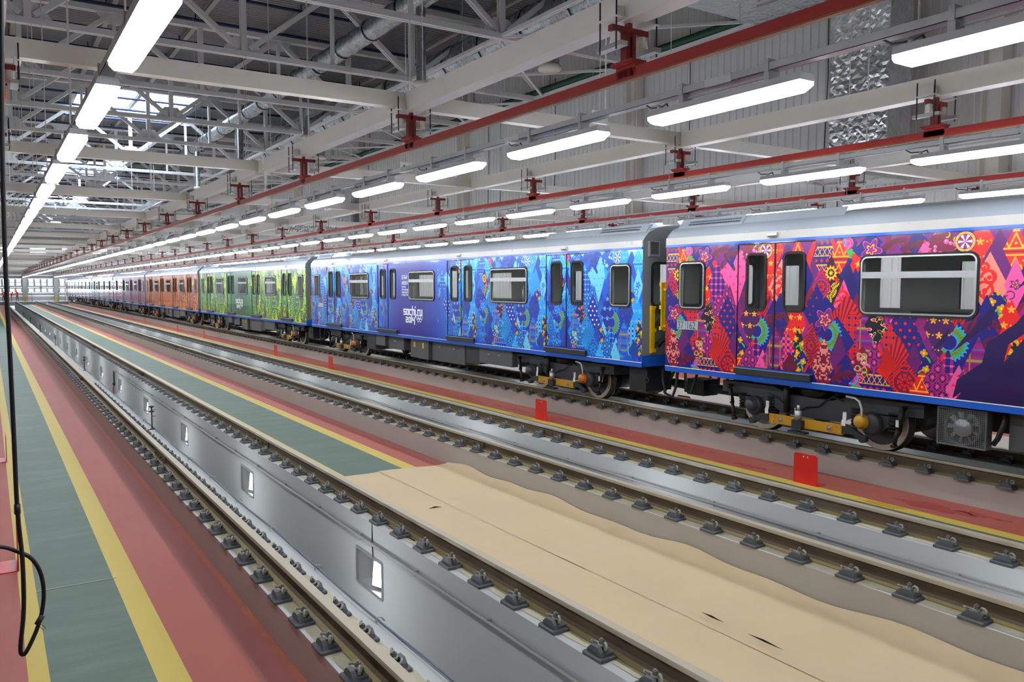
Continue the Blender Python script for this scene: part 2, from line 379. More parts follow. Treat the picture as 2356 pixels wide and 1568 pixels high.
# end wall with gates and high windows
gates = [(1.12, 4.92), (5.77, 9.57), (10.42, 14.22), (15.07, 18.87)]
hw_ = [(1.6, 3.9), (6.27, 8.59), (11.05, 13.4), (15.8, 18.1)]
holes = [(a, c, .45, 4.8) for a, c in gates] + [(a, c, 8.7, 9.9) for a, c in hw_]
b = MB()
for a, c, d, e in grid_holes(-8, WX, 0, 15.2, holes): b.face([(a, Y1, d), (c, Y1, d), (c, Y1, e), (a, Y1, e)])
wall_e = struct(b.build('wall_end', WALLE))
for i in range(14):    # horizontal cladding sheets of the end wall read as thin proud joints
    z = 5.3 + i * .7
    q = bx(-8, WX, Y1 - .03, Y1 - .002, z, z + .05); q.build('cladding_joint', WHITE_S, wall_e)
for gi, (a, c) in enumerate(gates):
    root = struct(ob(f'door_{gi + 1}', None, None, (0, 0, 0)))
    xs = np.linspace(a, c, 5); wins = []
    for k in range(4):
        xm = (xs[k] + xs[k + 1]) / 2
        wins += [(xm - .30, xm + .30, 3.64, 4.08), (xm - .30, xm + .30, 3.06, 3.50), (xm - .30, xm + .30, 2.02, 2.48)]
    zz = [.45, 1.3, 2.15, 3.0, 3.85, 4.8]
    zl = [.45, 1.3, 1.85, 2.75, 4.2, 4.8]
    for p0, p1 in zip(zl[:-1], zl[1:]):
        q = MB()
        for u0, u1, v0, v1 in grid_holes(a, c, p0 + .006, p1 - .006, [h for h in wins if h[2] > p0 and h[3] < p1]):
            q.box(u0, u1, Y1 - .02, Y1 + .04, v0, v1)
        q.build('gate_panel', GATE, root)
    for h in wins:
        q = MB(); q.face([(h[0], Y1 + .01, h[2]), (h[1], Y1 + .01, h[2]), (h[1], Y1 + .01, h[3]), (h[0], Y1 + .01, h[3])]); q.build('pane', PANE, root)
    q = MB(); q.cyl(((a + c) / 2, Y1 - .03, 2.75), ((a + c) / 2, Y1 - .02, 2.75), .2, 16); q.build('oval_plate', M('grey_gate_badge', '#8b8f93', .4), root)
for i, (a, c) in enumerate(hw_):
    root = struct(ob(f'window_{i + 1}', None))
    for k in range(3):
        for z0, z1 in ((8.72, 9.24), (9.34, 9.88)):
            x0 = a + (c - a) * k / 3 + .03; x1 = a + (c - a) * (k + 1) / 3 - .03
            q = MB(); q.face([(x0, Y1 + .01, z0), (x1, Y1 + .01, z0), (x1, Y1 + .01, z1), (x0, Y1 + .01, z1)]); q.build('pane', PANE, root)
    q = MB()
    for k in range(4): x = a + (c - a) * k / 3; q.box(x - .03, x + .03, Y1 - .02, Y1 + .03, 8.7, 9.9)
    q.box(a, c, Y1 - .02, Y1 + .03, 9.24, 9.34); q.build('window_frame', WHITE_S, root)
q = bx(-8, WX, Y1 - .35, Y1 - .05, 4.85, 5.2); struct(q.build('trim_2', GALV))
for i, x in enumerate((5.34, 10.0, 14.65)):
    q = MB(); q.box(x - .3, x + .3, Y1 - .8, Y1 - .1, .45, 5.2); q.box(x - .34, x + .34, Y1 - .84, Y1 - .78, .45, 1.2, 1)
    o = q.build('gate_pillar', [GALV, YEL_F]); tag(o, ['grey pillar between the two left gates at the far end', 'grey pillar beside the train at the far end gates', 'grey pillar behind the train at the far end gates'][i], 'pillar')

# roof deck with skylights
SKY = [(52.6, 63.0), (87.0, 97.5), (122.0, 132.0)]; SX = (5.1, 11.6)
b = MB(); y = Y0 - 2; pit, dep = .25, .09
while y < Y1 + .2:
    hole = any(a < y + pit / 2 < c for a, c in SKY)
    p = [(y, 0), (y + pit * .35, 0), (y + pit * .5, dep), (y + pit * .85, dep), (y + pit, 0)]
    for (ya, za), (yb, zb) in zip(p[:-1], p[1:]):
        for xa, xb in (((-8, SX[0]), (SX[1], WX + .1)) if hole else ((-8, WX + .1),)):
            b.face([(xa, ya, DECKZ + za), (xb, ya, DECKZ + za), (xb, yb, DECKZ + zb), (xa, yb, DECKZ + zb)])
    y += pit
struct(b.build('ceiling', DECK))
for i, (a, c) in enumerate(SKY):
    root = struct(ob(f'window_{i + 5}', None))
    q = MB()
    for x in SX: q.face([(x, a, DECKZ), (x, c, DECKZ), (x, c, DECKZ + .7), (x, a, DECKZ + .7)])
    for y in (a, c): q.face([(SX[0], y, DECKZ), (SX[1], y, DECKZ), (SX[1], y, DECKZ + .7), (SX[0], y, DECKZ + .7)])
    q.build('skylight_curb', WHITE_S, root)
    nx, ny = 4, 5; fr = MB()
    for u in range(nx + 1): x = SX[0] + (SX[1] - SX[0]) * u / nx; fr.box(x - .04, x + .04, a, c, DECKZ + .66, DECKZ + .76)
    for v in range(ny + 1): y = a + (c - a) * v / ny; fr.box(SX[0], SX[1], y - .04, y + .04, DECKZ + .66, DECKZ + .76)
    fr.build('window_frame', WHITE_S, root)
    for u in range(nx):
        for v in range(ny):
            x0 = SX[0] + (SX[1] - SX[0]) * u / nx; x1 = SX[0] + (SX[1] - SX[0]) * (u + 1) / nx; y0 = a + (c - a) * v / ny; y1 = a + (c - a) * (v + 1) / ny
            q = MB(); q.face([(x0, y0, DECKZ + .71), (x1, y0, DECKZ + .71), (x1, y1, DECKZ + .71), (x0, y1, DECKZ + .71)]); q.build('pane', PANE, root)

# ================================================================ rails
def rail(x, label, joints, sides, near=60.0, phase=.0):
    prof = [(-.0375, RH), (.0375, RH), (.040, RH - .012), (.040, RH - .036), (.012, RH - .052), (.010, RH - .135), (.03, RH - .158), (.075, RH - .167), (.075, RH - .178), (-.075, RH - .178), (-.075, RH - .167), (-.03, RH - .158), (-.010, RH - .135), (-.012, RH - .052), (-.040, RH - .036), (-.040, RH - .012)]
    mis = [0, 0, 0, 1, 1, 1, 2, 2, 2, 2, 2, 1, 1, 1, 0, 0]
    root = thing('rail', label, 'rail', (x, 0, 0), 'running rails over the pits')
    q = MB(); q.ext([(a, Y0, c) for a, c in prof], (0, YF + 4 - Y0, 0), 0, False, True, mis); q.build('rail_bar', [RAIL_T, RAIL_W, RAIL_B], root)
    for y in joints:
        for s in (-1, 1):
            q = MB(); q.box(s * .014, s * .034, y - .4, y + .4, RH - .14, RH - .055); q.box(s * .034, s * .045, y - .4, y + .4, RH - .152, RH - .13)
            for k in (-.3, -.12, .12, .3): q.cyl((s * .034, y + k, RH - .095), (s * .06, y + k, RH - .095), .018, 6)
            q.build('fishplate', RAIL_W if s < 0 else CLIP, root)
    far = MB()
    for s in sides:
        n = 0; y = phase
        while y < 148:
            o_ = .145
            if s < 0 and y < near or s > 0 and y < 24:
                c = ob('rail_clip', CLIP_BASE, root, (s * o_, y, LEDGE), (0, 0, 0 if s < 0 else PI))
                if y < 17:
                    ob('spring_clip', CLIP_SPRING, c); ob('clip_bolt', CLIP_BOLT, c)
            elif s < 0:
                far.box(s * o_ - .07, s * o_ + .06, y - .08, y + .08, LEDGE, LEDGE + .07); far.box(s * o_ - .02, s * o_ + .03, y - .02, y + .02, LEDGE + .07, LEDGE + .13)
            y += .555
    if far.v: stuff(far.build('distant_clips', CLIP, root))
    return root
# clip parts, modelled for the left side of a rail (rail at +x)
q = MB(); q.bevbox(-.085, .075, -.105, .105, -.002, .028, .008)
prf = [(-.085, .028), (-.045, .028)]
q.ext([(-.055, -.085, .028), (-.055, .085, .028), (-.055, .072, .055), (-.055, .035, .085), (-.055, -.035, .085), (-.055, -.072, .055)], (.035, 0, 0)); q.box(-.02, .055, -.085, .085, .028, .05)
CLIP_BASE = q.data('rail_clip', [CLIP])
q = MB(); pth = []
for i in range(22):
    t = i / 21
    if t < .35: a = -.5 * PI + t / .35 * 1.6 * PI; pth.append((.0 + .028 * math.cos(a) * .6, -.062 + .034 * math.cos(a), .083 + .030 * math.sin(a)))
    elif t < .65: k = (t - .35) / .3; pth.append((.028 * math.sin(k * PI) + .02, -.03 + .075 * k, .075 - .012 * math.sin(k * PI)))
    else: k = (t - .65) / .35; pth.append((.04 - .06 * k, .045 + .05 * math.sin(k * PI * .9), .063 + .025 * k))
q.tube(pth, .0105, 6); CLIP_SPRING = q.data('spring_clip', [CLIP_L])
q = MB(); q.cyl((.012, 0, .07), (.012, 0, .088), .030, 12, 1); q.cyl((.012, 0, .088), (.012, 0, .118), .020, 6, 0, None, True, False); q.cyl((.012, 0, .118), (.012, 0, .128), .010, 8)
CLIP_BOLT = q.data('clip_bolt', [BOLT, CLIP_L])
RAILX = (2.13, 3.73, 6.62, 8.20, 11.25, 12.84)
jn = [13.0 + 12.5 * k for k in range(8)]
rail(2.13, 'nearest steel rail beside the left green walkway, with a pale worn head', jn, (-1, 1), phase=2.2)
rail(3.73, 'steel rail along the left edge of the brown paper sheets', [13.3 + 12.5 * k for k in range(8)], (-1,), phase=2.13)
rail(6.62, 'steel rail along the right edge of the brown paper sheets', [11.37 + 12.5 * k for k in range(8)], (-1,), phase=2.65)
rail(8.20, 'steel rail just left of the red standing plates', [11.38 + 12.5 * k for k in range(8)], (-1,), phase=2.07)
rail(11.25, 'near rail under the colourful train', jn, (-1,), phase=2.39)
rail(12.84, 'far rail in shade under the colourful train', jn, (-1,), phase=2.6)
# ================================================================ lamps and cable trays
def lamp_meshes():
    q = MB(); h = .80
    pr = [(-.085, 0), (.085, 0), (.07, .055), (-.07, .055)]
    q.ext([(x, -h, z) for x, z in pr], (0, 2 * h, 0)); hd = q.data('lamp_housing', [LAMPH])
    q = MB(); n = 4; pts = []
    n = 5; pts = [(-.083, 0), (-.085, -.04), (-.055, -.07), (.055, -.07), (.085, -.04), (.083, 0)]
    ys = [(-h, .62), (-h + .06, 1), (h - .06, 1), (h, .62)]
    k = len(q.v)
    for y, s_ in ys:
        for x, z in pts: q.v.append((x * (s_ * .3 + .7), y, z * s_))
    for a in range(len(ys) - 1):
        for i in range(n): q.f.append((a * (n + 1) + i, a * (n + 1) + i + 1, (a + 1) * (n + 1) + i + 1, (a + 1) * (n + 1) + i)); q.mi.append(0); q.sm.append(True)
    for a in (0, len(ys) - 1): q.f.append(tuple(a * (n + 1) + i for i in range(n + 1))); q.mi.append(0); q.sm.append(False)
    dd = q.data('lamp_diffuser', [LAMPE])
    q = MB(); q.tube([(.0, .62, .055), (.0, .64, .10), (.02, .72, .09), (.02, .86, .10), (.02, .95, .16)], .008, 5); cd = q.data('lamp_cable', [BLACKP])
    q = MB(); q.cyl((-.03, .70, .055), (-.03, .70, .09), .022, 8); ed = q.data('cable_gland', [GALV])
    return hd, dd, cd, ed
HD, DD, CD, ED = lamp_meshes()
q = MB()
for y in (-.45, .45): q.box(-.028, .088, y - .02, y + .02, .13, .23); q.box(-.022, .082, y - .025, y + .025, .05, .14)
q.box(.02, .04, -.45, .45, .10, .12)
MC = q.data('mount_clip', [GALV])
LROWS = [(.80, 4.43, 'above the left green walkway', 1.2), (5.03, 4.44, 'above the paper-covered walkway', .63 + .0), (9.63, 4.50, 'between the middle track and the train', .93), (14.5, 4.56, 'just behind the train roof', .63), (19.2, 4.56, 'near the ribbed wall beyond the train', .63)]  # last row is hidden behind the train, added to brighten the right wall
lamps = []
for ri, (X, Z, where, ph) in enumerate(LROWS):
    ys = [ph + 1.68 + 2.3 * k for k in range(-1, 68)]
    i = -1; un = 0
    for y in ys:
        if y > 157.5: continue
        vis = seen(X - .08, X + .08, y - .8, y + .8, Z - .06, Z + .08)
        if vis: i += 1
        elif y > 20: continue
        else: un = un + 1 if y > ys[0] else 0
        root = thing('strip_lamp', f'lit white strip lamp {where}, {wordnum(i)} from the near end' if vis else f'strip lamp {where}, {wordnum(un)} one outside the near edge', 'lamp', (X, y, Z + .03), f'strip lamps in the row {where}')
        ob('lamp_housing', HD, root); ob('lamp_diffuser', DD, root); ob('mount_clip', MC, root)
        if y < 30: ob('lamp_cable', CD, root); ob('cable_gland', ED, root)
    tr = thing('cable_tray', f'long galvanised cable tray carrying the lamps {where}', 'cable tray', (X + .03, 0, Z + .17))
    q = MB(); q.box(-.05, .05, Y0, 158, 0, .004); q.box(-.05, -.046, Y0, 158, 0, .06); q.box(.046, .05, Y0, 158, 0, .06); q.build('tray_channel', GALV, tr)
    q = bx(-.052, .052, -.14, .14, -.003, .066); jd = q.data('tray_coupling', [LAMPH])
    q = MB(); q.cyl((0, 0, .05), (0, 0, 11.5 - Z), .006, 5); wd = q.data('hanger_rod', [WHITE_S])
    q = MB(); q.box(-.06, .06, -.02, .02, -.01, .09); q.box(-.056, .056, -.025, .025, -.075, -.004); sd = q.data('tray_clamp', [GALV])
    y = 1.6
    while y < 60: ob('tray_coupling', jd, tr, (0, y, 0)); y += 3.05
    y = 3.0
    while y < 80: ob('hanger_rod', wd, tr, (0, y, 0)); y += 7.0

# ================================================================ white beams under the roof
BY = [10.04 + 7 * k for k in range(-1, 22)]
REDX = [.12, 4.87, 9.95, 14.75, 19.6]
for i, y in enumerate([y for y in BY if seen(0, 22, y - .1, y + .1, 5.36, 5.58)]):
    root = thing('cross_beam', f'white steel cross beam over the tracks, {wordnum(i)} from the near end', 'beam', (0, y, 5.36), 'white cross beams')
    q = MB(); q.box(-8, WX - .1, -.08, .08, 0, .20); q.build('beam_body', CREAM_S, root)
    if y < 80:
        for x in (1.4, 8.3, 15.2):
            q = MB(); q.cyl((x, 0, .2), (x, 0, 6.3), .012, 5); q.build('hanger_rod', WHITE_S, root)
seg = None
for ri, X in enumerate(REDX):
    for i, (ya, yb) in enumerate([t for t in zip([Y0] + BY, BY + [157]) if t[1] - t[0] > .5 and seen(X - .1, X + .1, t[0], t[1], 5.31, 5.56)]):
        q = MB(); q.box(X - .10, X + .10, ya + .11, yb - .11, 5.31, 5.56)
        o = q.build('runway_beam', CREAM_S)
        tag(o, f'white box beam along the tracks, row {["at the left edge", "above the paper walkway", "left of the train", "behind the train", "nearest the ribbed wall"][ri]}, {wordnum(i)} span', 'beam', f'white runway beams, row {ri + 1}')

# ================================================================ red conductor bars with insulated hangers
def hanger_parts():
    d = {}
    q = MB(); q.box(-.2, .2, -.10, .10, .455, .468); q.box(-.26, -.2, -.13, .13, .44, .452); q.box(.2, .26, -.13, .13, .44, .452); q.box(-.20, -.11, -.07, .07, .468, .56); q.box(.11, .20, -.07, .07, .468, .56); d['clamp_plate'] = q.data('clamp_plate', [WHITE_S])
    q = MB(); q.box(-.21, .21, -.03, .03, .36, .41); d['cross_arm'] = q.data('cross_arm', [DKRED])
    q = MB(); q.box(-.055, -.015, -.04, .04, .10, .37); q.box(.015, .055, -.04, .04, .10, .37); q.box(-.02, .02, -.03, .03, .33, .45); d['post'] = q.data('post', [DKRED])
    q = MB(); q.ext([(-.075, -.13, .075), (.075, -.13, .075), (.075, -.13, .10), (.03, -.13, .10), (.03, -.13, -.02), (-.03, -.13, -.02), (-.03, -.13, .10), (-.075, -.13, .10)], (0, .26, 0)); q.box(-.09, .09, -.14, .14, .095, .112); d['saddle'] = q.data('saddle', [REDBAR])
    q = MB(); q.lathe([(.0, .36), (.028, .36), (.046, .345), (.043, .30), (.050, .25), (.038, .235), (.0, .235)], (0, 0, 0), (0, 0, 1), 12); d['insulator'] = q.data('insulator', [PORC])
    q = MB(); q.box(-.04, .04, -.17, .17, .195, .235); d['bracket_channel'] = q.data('bracket_channel', [GALV])
    q = MB(); q.cyl((0, 0, .17), (0, 0, .62), .008, 6); d['threaded_rod'] = q.data('threaded_rod', [BLACKP])
    return d
HP = hanger_parts()
HSMALL = None
def hanger(X, y, z, label, group, full):
    global HSMALL
    root = thing('conductor_hanger', label, 'hanger', (X, y, z), group)
    for n in ('cross_arm', 'post', 'saddle'): ob(n, HP[n], root)
    if full:
        ob('clamp_plate', HP['clamp_plate'], root)
        for s in (-.155, .155): ob('insulator', HP['insulator'], root, (s, 0, 0)); ob('bracket_channel', HP['bracket_channel'], root, (s * 1.25, 0, 0))
        for sx in (-.235, .235):
            for sy in (-.11, .11): ob('threaded_rod', HP['threaded_rod'], root, (sx, sy, 0))
    else:
        ob('clamp_plate', HP['clamp_plate'], root)
        for s in (-.235, .235): ob('bracket_channel', HP['bracket_channel'], root, (s * .8, 0, 0)); ob('threaded_rod', HP['threaded_rod'], root, (s, 0, 0))
RW = ['at the left edge', 'above the paper walkway', 'left of the train', 'behind the train', 'nearest the ribbed wall']
for ri, X in enumerate(REDX):
    z = 4.86
    br = thing('conductor_bar', f'long red conductor bar {RW[ri]}', 'conductor bar', (X, 0, z), 'red conductor bars under the beams')
    q = MB(); q.box(-.03, .03, Y0, 157, -.035, .05); q.build('bar', REDBAR, br)
    q = MB(); q.box(-.025, .025, Y0, 157, -.05, -.035); q.build('contact_strip', COPPER, br)
    sp = 4.4; k = 0; y = 5.58 + (.06 if ri > 1 else 0)
    y -= sp
    while y < 150:
        if not seen(X - .25, X + .25, y - .1, y + .1, z, z + .6): y += sp; continue
        hanger(X, y, z, f'dark red hanger of the bar {RW[ri]}, {wordnum(k)} from the near end', f'hangers of the conductor bar {RW[ri]}', y < 45)
        y += sp; k += 1

# ================================================================ roof trusses
BN = [1.4, 8.3, 15.2, 22.1]; ZB, ZT = 11.57, 14.45
TN = [-2.05, 4.85, 11.75, 18.65]
def gusset(b, x, z, w, h, up_):
    s = 1 if up_ else -1
    pts = [(x - w / 2, -.02, z - .1 * s), (x + w / 2, -.02, z - .1 * s), (x + w / 2, -.02, z + .14 * s), (x + w * .22, -.02, z + h * s), (x - w * .22, -.02, z + h * s), (x - w / 2, -.02, z + .14 * s)]
    b.ext(pts, (0, .04, 0))
def member(b, p0, p1, wv, hv):
    p0 = Vector(p0); p1 = Vector(p1); d = (p1 - p0).normalized(); a = Vector((0, 1, 0)); c = d.cross(a).normalized()
    for s in (-1, 1):   # a pair of angles with a gap
        o = a * (s * .035)
        q = [p0 + o + c * (-hv / 2), p0 + o + c * (hv / 2), p0 + o + a * (s * wv / 2) + c * (hv / 2), p0 + o + a * (s * wv / 2) + c * (-hv / 2)]
        b.ext([tuple(v) for v in q], tuple(p1 - p0))
TD = {}
def tdat(name, f):
    if name not in TD: q = MB(); f(q); TD[name] = q.data(name.split('|')[0], [TRUSS])
    return TD[name]
def truss(y, label, full):
    if full:
        root = thing('roof_truss', label, 'truss', (0, y, 0), 'white roof trusses')
        ob('bottom_chord', tdat('bottom_chord', lambda q: member(q, (-3, 0, ZB), (WX, 0, ZB), .20, .20)), root)
        ob('top_chord', tdat('top_chord', lambda q: member(q, (-3, 0, ZT), (WX, 0, ZT), .24, .24)), root)
        for i, x in enumerate(BN):
            ob('web_post', tdat(f'web_post|{i}', lambda q: member(q, (x, 0, ZB), (x, 0, ZT), .18, .20)), root)
            ob('gusset_plate', tdat(f'gusset_plate|b{i}', lambda q: gusset(q, x, ZB, 1.45, .62, True)), root)
            for j, t in enumerate((x - 3.45, x + 3.45)):
                if t > WX or t < -2.5: continue
                ob('web_diagonal', tdat(f'web_diagonal|{i}{j}', lambda q: member(q, (x + (.2 if j else -.2), 0, ZB + .2), (t, 0, ZT - .1), .16, .18)), root)
        for i, x in enumerate(TN[1:]):
            ob('gusset_plate', tdat(f'gusset_plate|t{i}', lambda q: gusset(q, x, ZT, 1.3, .55, False)), root)
            ob('web_post', tdat(f'web_post|t{i}', lambda q: member(q, (x, 0, ZB), (x, 0, ZT), .11, .12)), root)
    else:
        def f(q):
            member(q, (-3, 0, ZB), (WX, 0, ZB), .20, .20); member(q, (-3, 0, ZT), (WX, 0, ZT), .24, .24)
            for x in BN:
                member(q, (x, 0, ZB), (x, 0, ZT), .18, .20)
                for t in (x - 3.45, x + 3.45): member(q, (x, 0, ZB + .2), (t, 0, ZT - .1), .16, .18)
                gusset(q, x, ZB, 1.45, .62, True)
        o = ob('roof_truss', tdat('roof_truss', f), None, (0, y, 0)); tag(o, label, 'truss', 'white roof trusses')
for i, y in enumerate([y for y in BY if seen(0, 22, y - .1, y + .1, ZB, ZT)]):
    truss(y, f'white roof truss high over the tracks, {wordnum(i)} from the near end', y < 75)
# ties and bracing between the trusses
for k, X in enumerate((15.2, 21.4)):
    for i, (ya, yb) in enumerate([t for t in zip(BY[:-1], BY[1:]) if t[0] < 100 and seen(X - .1, X + .1, t[0], t[1], ZB, ZB)]):
        q = MB(); q.box(X - .09, X - .02, ya + .15, yb - .15, ZB - .06, ZB + .06); q.box(X + .02, X + .09, ya + .15, yb - .15, ZB - .06, ZB + .06)
        for t in (.25, .5, .75): yy = ya + 7 * t; q.box(X - .11, X + .11, yy - .06, yy + .06, ZB - .07, ZB - .05)
        o = q.build('roof_tie', TRUSS); tag(o, f'white twin-angle tie between roof trusses, {["middle", "right"][k]} line, {wordnum(i)} bay', 'roof tie', 'ties between roof trusses')
for i, (ya, yb) in enumerate([t for t in zip(BY[:-1], BY[1:]) if t[0] < 80 and seen(8.3, 22, t[0], t[1], ZB, ZB)]):
    for k, (x0, x1) in enumerate(((15.2, 21.9),)):
        if k == 1 and i % 3: continue
        for s in (0, 1):
            q = MB(); a = (x0, ya + .2, ZB - .05), (x1, yb - .2, ZB - .05)
            if s: a = (x0, yb - .2, ZB - .1), (x1, ya + .2, ZB - .1)
            p0, p1 = Vector(a[0]), Vector(a[1]); d = (p1 - p0).normalized(); c = Vector((-d.y, d.x, 0)) * .05
            q.ext([tuple(p0 - c), tuple(p0 + c), tuple(p0 + c + Vector((0, 0, .09))), tuple(p0 - c + Vector((0, 0, .09)))], tuple(p1 - p0))
            o = q.build('roof_brace', TRUSS); tag(o, f'white diagonal roof brace {["near the ribbed wall", "over the middle tracks"][k]}, {wordnum(i)} bay, {["rising", "falling"][s]}', 'roof brace', 'diagonal braces between roof trusses')
# purlins and blue pipes under the deck
for k in range(-1, 8):
    x = -2.05 + 3.45 * k
    q = MB(); q.box(x - .10, x + .10, Y0, 159, 14.62, 14.66); q.box(x - .012, x + .012, Y0, 159, 14.66, 14.77); q.box(x - .10, x + .10, Y0, 159, 14.76, 14.8)
    if -3 < x < WX: tag(q.build('roof_purlin', M('grey_purlin_paint', '#a9aba9', .5)), f'long grey roof purlin under the deck, {wordnum(k + 1)} from the left', 'purlin', 'purlins under the roof deck')
for k in range(0, 36):
    y = 26.5 + 3.5 * k
    x0 = -3 + (k * 37 % 5) * .4; x1 = 12.5 + (k * 53 % 7) * 1.1
    q = MB(); q.cyl((x0, y, 14.35), (x1, y, 14.35), .07, 8)
    for x in np.arange(max(x0, 0) + 1, x1, 3.45): q.box(x - .02, x + .02, y - .02, y + .02, 14.35, 14.62)
    tag(q.build('blue_pipe', BLUE_P), f'dark blue pipe across the roof deck, {wordnum(k)} from the near end', 'pipe', 'blue pipes under the roof deck')

# ================================================================ ducts
def duct(X, Z, r, y0, y1, label, drops, dr, dz):
    root = thing('spiral_duct', label, 'duct', (X, 0, Z))
    n = int((y1 - y0) / .16); prof = []
    for i in range(n + 1):
        h = y0 + (y1 - y0) * i / n; prof += [(r, h), (r + .012, h + .03), (r, h + .06)]
    q = MB(); q.lathe(prof, (0, 0, 0), (0, 1, 0), 20); q.build('duct_tube', GALVD, root)
    for y in np.arange(y0 + 1.5, y1, 3.0):
        c = MB(); c.lathe([(r + .005, y), (r + .035, y), (r + .035, y + .07), (r + .005, y + .07)], (0, 0, 0), (0, 1, 0), 20, 0, False); c.build('duct_band', BLACKP, root)
        if y < 60: c = MB(); c.cyl((0, y + .03, r), (0, y + .03, 14.7 - Z), .008, 5); c.build('hanger_rod', GALV, root)
    for y in drops:
        c = MB(); pr = []
        m = 40
        for i in range(m): h = -r * .8 - (dz - r * .8) * i / (m - 1); pr += [(dr, h), (dr + .008, h - .015)]
        c.lathe(pr, (0, y, 0), (0, 0, 1), 14); t = c.build('drop_pipe', GALVD, root)
        c = MB(); c.lathe([(dr + .0, -dz), (dr + .09, -dz - .02), (dr + .11, -dz - .16), (dr + .02, -dz - .2), (.0, -dz - .2)], (0, y, 0), (0, 0, 1), 14); c.build('air_nozzle', PORC, t)
duct(13.2, 13.15, .40, 8, 70, 'slim galvanised spiral duct high over the middle tracks', [26.2, 38.5, 50.5, 62.5], .17, 2.9)
duct(17.6, 12.75, .72, 18, 64, 'thick galvanised spiral duct high near the ribbed wall', [24.5, 37.0, 49.0], .34, 1.7)
# foil-wrapped ducts on the right wall
def foil(name, label, boxes):
    root = thing(name, label, 'duct')
    for nm, (x0, x1, y0, y1, z0, z1) in boxes:
        q = MB(); r = random.Random(3); nx = max(2, int((x1 - x0) / .085)); ny = max(2, int((y1 - y0) / .085)); nz = max(2, int((z1 - z0) / .085))
        def grid(f, nu, nv, nrm):
            k = len(q.v)
            for i in range(nu + 1):
                for j in range(nv + 1):
                    p = Vector(f(i / nu, j / nv))
                    if 0 < i < nu and 0 < j < nv: p += Vector(nrm) * r.uniform(-.013, .018)
                    q.v.append(tuple(p))
            for i in range(nu):
                for j in range(nv):
                    a_, b_, c_, d_ = k + i * (nv + 1) + j, k + (i + 1) * (nv + 1) + j, k + (i + 1) * (nv + 1) + j + 1, k + i * (nv + 1) + j + 1
                    for t_ in (((a_, b_, c_), (a_, c_, d_)) if r.random() < .5 else ((a_, b_, d_), (b_, c_, d_))): q.f.append(t_); q.mi.append(0); q.sm.append(False)
        L = lambda a, b_, t: a + (b_ - a) * t
        grid(lambda u, v: (x0, L(y0, y1, u), L(z0, z1, v)), ny, nz, (-1, 0, 0)); grid(lambda u, v: (x1, L(y0, y1, u), L(z0, z1, v)), ny, nz, (1, 0, 0))
        grid(lambda u, v: (L(x0, x1, u), y0, L(z0, z1, v)), nx, nz, (0, -1, 0)); grid(lambda u, v: (L(x0, x1, u), y1, L(z0, z1, v)), nx, nz, (0, 1, 0))
        grid(lambda u, v: (L(x0, x1, u), L(y0, y1, v), z0), nx, ny, (0, 0, -1)); grid(lambda u, v: (L(x0, x1, u), L(y0, y1, v), z1), nx, ny, (0, 0, 1))
        q.build(nm, FOIL, root)
    return root
f1 = foil('foil_duct', 'rectangular duct wrapped in crinkled silver foil at upper right', [('vertical_run', (20.2, 21.25, 12.75, 14.55, 6.6, 11.35)), ('horizontal_run', (17.0, 21.25, 13.0, 17.9, 11.35, 12.7)), ('lower_branch', (18.2, 20.5, 12.2, 14.2, 5.75, 6.35))])
for k, (x, y) in enumerate(((17.6, 12.92), (19.4, 12.92), (17.6, 16.3))):
    q = MB(); q.box(x - .03, x + .03, 12.9, 16.5, 11.2, 11.26); q.build('support_strut', GALV, f1)
foil('foil_duct', 'distant foil-wrapped duct against the ribbed wall', [('vertical_run', (20.2, 21.25, 53.0, 56.0, 5.6, 9.5)), ('horizontal_run', (17.0, 20.2, 53.2, 55.8, 6.0, 7.3))])
for i, (z, r) in enumerate(((11.8, .16), (11.2, .09))):
    q = MB(); q.cyl((21.45, Y0, z), (21.45, 158, z), r, 10); tag(q.build('wall_pipe', GPIPE if i == 0 else GALV), ['thick dark green pipe running along the top of the right wall', 'thin grey pipe below the green pipe on the right wall'][i], 'pipe')
for i, (y, dz) in enumerate(((15.6, 0), (16.1, 0), (22.0, 0), (30.5, 0), (35.2, 0), (36.4, 0))):
    q = MB(); q.tube([(WX - .08, y, 4), (WX - .1, y + .03, 7), (WX - .06, y - .02, 9.5), (WX - .08, y, 12.5)], .016, 6); tag(q.build('wall_cable', BLACKP), f'dark cable running down the ribbed wall, {wordnum(i)} from the near end', 'cable', 'cables on the ribbed wall')
# small white hanging boxes and a loose white strip
for i, (x, y, z) in enumerate(((7.5, 9.2, 5.32), (7.5, 21.65, 5.82), (7.5, 27.8, 5.32), (7.5, 15.6, 5.4))):
    root = thing('hanging_box', f'small white twin socket box hanging by a wire, {wordnum(i)} from the near end', 'socket box', (x, y, z), 'white hanging socket boxes')
    q = MB(); q.bevbox(-.13, .13, -.03, .03, 0, .19, .008); q.build('box_body', WHITE_S, root)
    for s in (-.065, .065): q = MB(); q.cyl((s, -.034, .1), (s, -.028, .1), .018, 10); q.build('socket', BLACKP, root)
    q = MB(); q.cyl((0, 0, .19), (0, 0, 14.82 - z), .006, 5); q.build('hanger_rod', WHITE_S, root)
q = MB()
for i in range(8):
    z0 = 5.56 - i * .085; z1 = z0 - .085; f = lambda z: .05 * math.sin((5.56 - z) * 4)
    wd_ = .10 * (1 if i < 6 else .6)
    q.face([(4.75 + f(z0), 16.5 - wd_, z0), (4.75 + f(z0), 16.5 + wd_, z0), (4.75 + f(z1), 16.5 + wd_, z1), (4.75 + f(z1), 16.5 - wd_ * .8, z1)], 0, True)
tag(q.build('cloth_strip', M('white_cloth', '#e4e3de', .8)), 'loose white cloth strip dangling from a runway beam', 'cloth')
